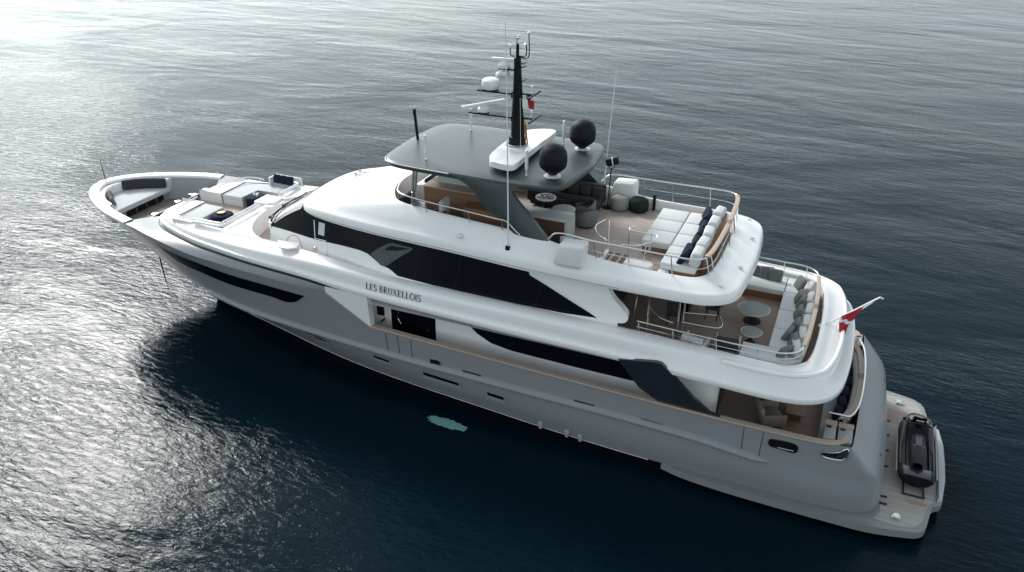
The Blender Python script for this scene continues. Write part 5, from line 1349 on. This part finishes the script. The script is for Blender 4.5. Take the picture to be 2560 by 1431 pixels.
for x in (-.3, .3): g.tube([(x, -1.55, .05), (x, -1.6, .25)], .025, 6)
g.build("tube_frame", BLACK, t)

# ---- flags
def cloth(name, org, u, v, nu, nv, mat, parent, wave=.06, f0=0.0, f1=1.0):
    g = G(); rows = []
    for j in range(nv + 1):
        r = []
        for i in range(nu + 1):
            a = f0 + (f1 - f0) * i / nu; b = j / nv
            p = Vector(org) + Vector(u) * a + Vector(v) * b
            p += Vector((.3, 1, 0)) * wave * sin(a * 7 + b * 4) * (.3 + a)
            r.append(p)
        rows.append(r)
    g.grid(rows); return g.build(name, mat, parent, ang=80, recalc=False)
t = thing("ensign", (32.15, -.1, 4.9), "red and white ensign on a raked staff at the stern", "flag")
g = G(); g.tube([(-.15, 0, -.03), (.2, 0, .27), (1.35, 0, 1.36)], .028, 8); g.tube(cr([(-.05, .0, .04), (.1, .1, .1), (.25, .06, .2)], 3), .02, 6); g.tube([(1.35, 0, 1.36), (1.45, 0, 1.33)], .03, 8); g.lathe([(.12, 0), (.1, .05), (0, .06)], (-.15, 0, -.05), 12); g.build("staff", WPLAS, t)
def quad_cloth(name, a, b, c, d, mat, wave):
    """cloth between four corners a b (top) d c (bottom), rippled sideways"""
    a, b, c, d = (Vector(p) for p in (a, b, c, d))
    g = G(); rows = []
    for j in range(9):
        v = j / 8; r = []
        for i in range(15):
            u = i / 14
            p = (a * (1 - u) + b * u) * (1 - v) + (d * (1 - u) + c * u) * v
            r.append(p + Vector((.25, 1, 0)) * (wave * sin(u * 9 + v * 5) * (.25 + .75 * v)))
        rows.append(r)
    g.grid(rows); g.build(name, mat, t, ang=80, recalc=False)
quad_cloth("white_field", (.36, -.03, .46), (1.32, 0, 1.33), (.98, -.08, .92), (.42, -.06, .36), WFLAG, .025)
quad_cloth("red_field", (.36, -.07, .48), (.95, -.09, .98), (.72, -.14, .42), (.42, -.12, .40), RED, .03)
quad_cloth("white_band", (.34, -.10, .44), (.72, -.13, .44), (.66, -.15, .30), (.32, -.13, .28), WFLAG, .03)
quad_cloth("red_fold", (.33, -.12, .30), (.64, -.14, .34), (.60, -.17, -.14), (.42, -.15, -.20), RED, .05)
def small_flag(loc, size, mats, label):
    t = thing("pennant", loc, label, "flag")
    n = len(mats)
    for i, (mm, nm) in enumerate(mats): cloth(nm, (0, 0, 0), (size[0], .05, -.03), (.03, 0, -size[1]), 6, 5, mm, t, .02, i / n, (i + 1) / n)
small_flag((21.42, -.35, 11.22), (.4, .3), [(WFLAG, "white_half"), (RED, "red_half")], "small white and red flag hanging from the mast spreader")
small_flag((21.3, .3, 11.2), (.14, .22), [(BLACK, "dark_cloth")], "small dark pennant hanging from the upper mast spreader")
t = thing("furled_flag", (21.4, -.12, 9.62), "limp black yellow and red flag hanging down the mast side", "flag")
for i, (mm, nm) in enumerate(((BLACK, "black_stripe"), (YEL, "yellow_stripe"), (RED, "red_stripe"))):
    cloth(nm, (-.05 + .035 * i, 0, .95 - .12 * i), (.05, 0, -.02), (.06 + .03 * i, 0, -.75 + .02 * i), 4, 8, mm, t, .015)

# ---- turquoise reflection beside the hull, painted as a flat patch on the water
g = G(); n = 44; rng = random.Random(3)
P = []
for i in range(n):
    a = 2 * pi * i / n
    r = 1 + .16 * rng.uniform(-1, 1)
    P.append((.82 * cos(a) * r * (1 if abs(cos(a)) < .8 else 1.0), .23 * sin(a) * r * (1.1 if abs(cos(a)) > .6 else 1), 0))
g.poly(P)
TURQ = M("turquoise_reflection", (.16, .33, .31), .6, var=.25, scale=6)
o = g.build("turquoise_reflection_patch", TURQ); o.location = (20.15, -4.0, .006); o.rotation_euler = (0, 0, -.06)
tag(o, "pale turquoise reflection painted on the dark water beside the hull", "painted reflection", kind="stuff")
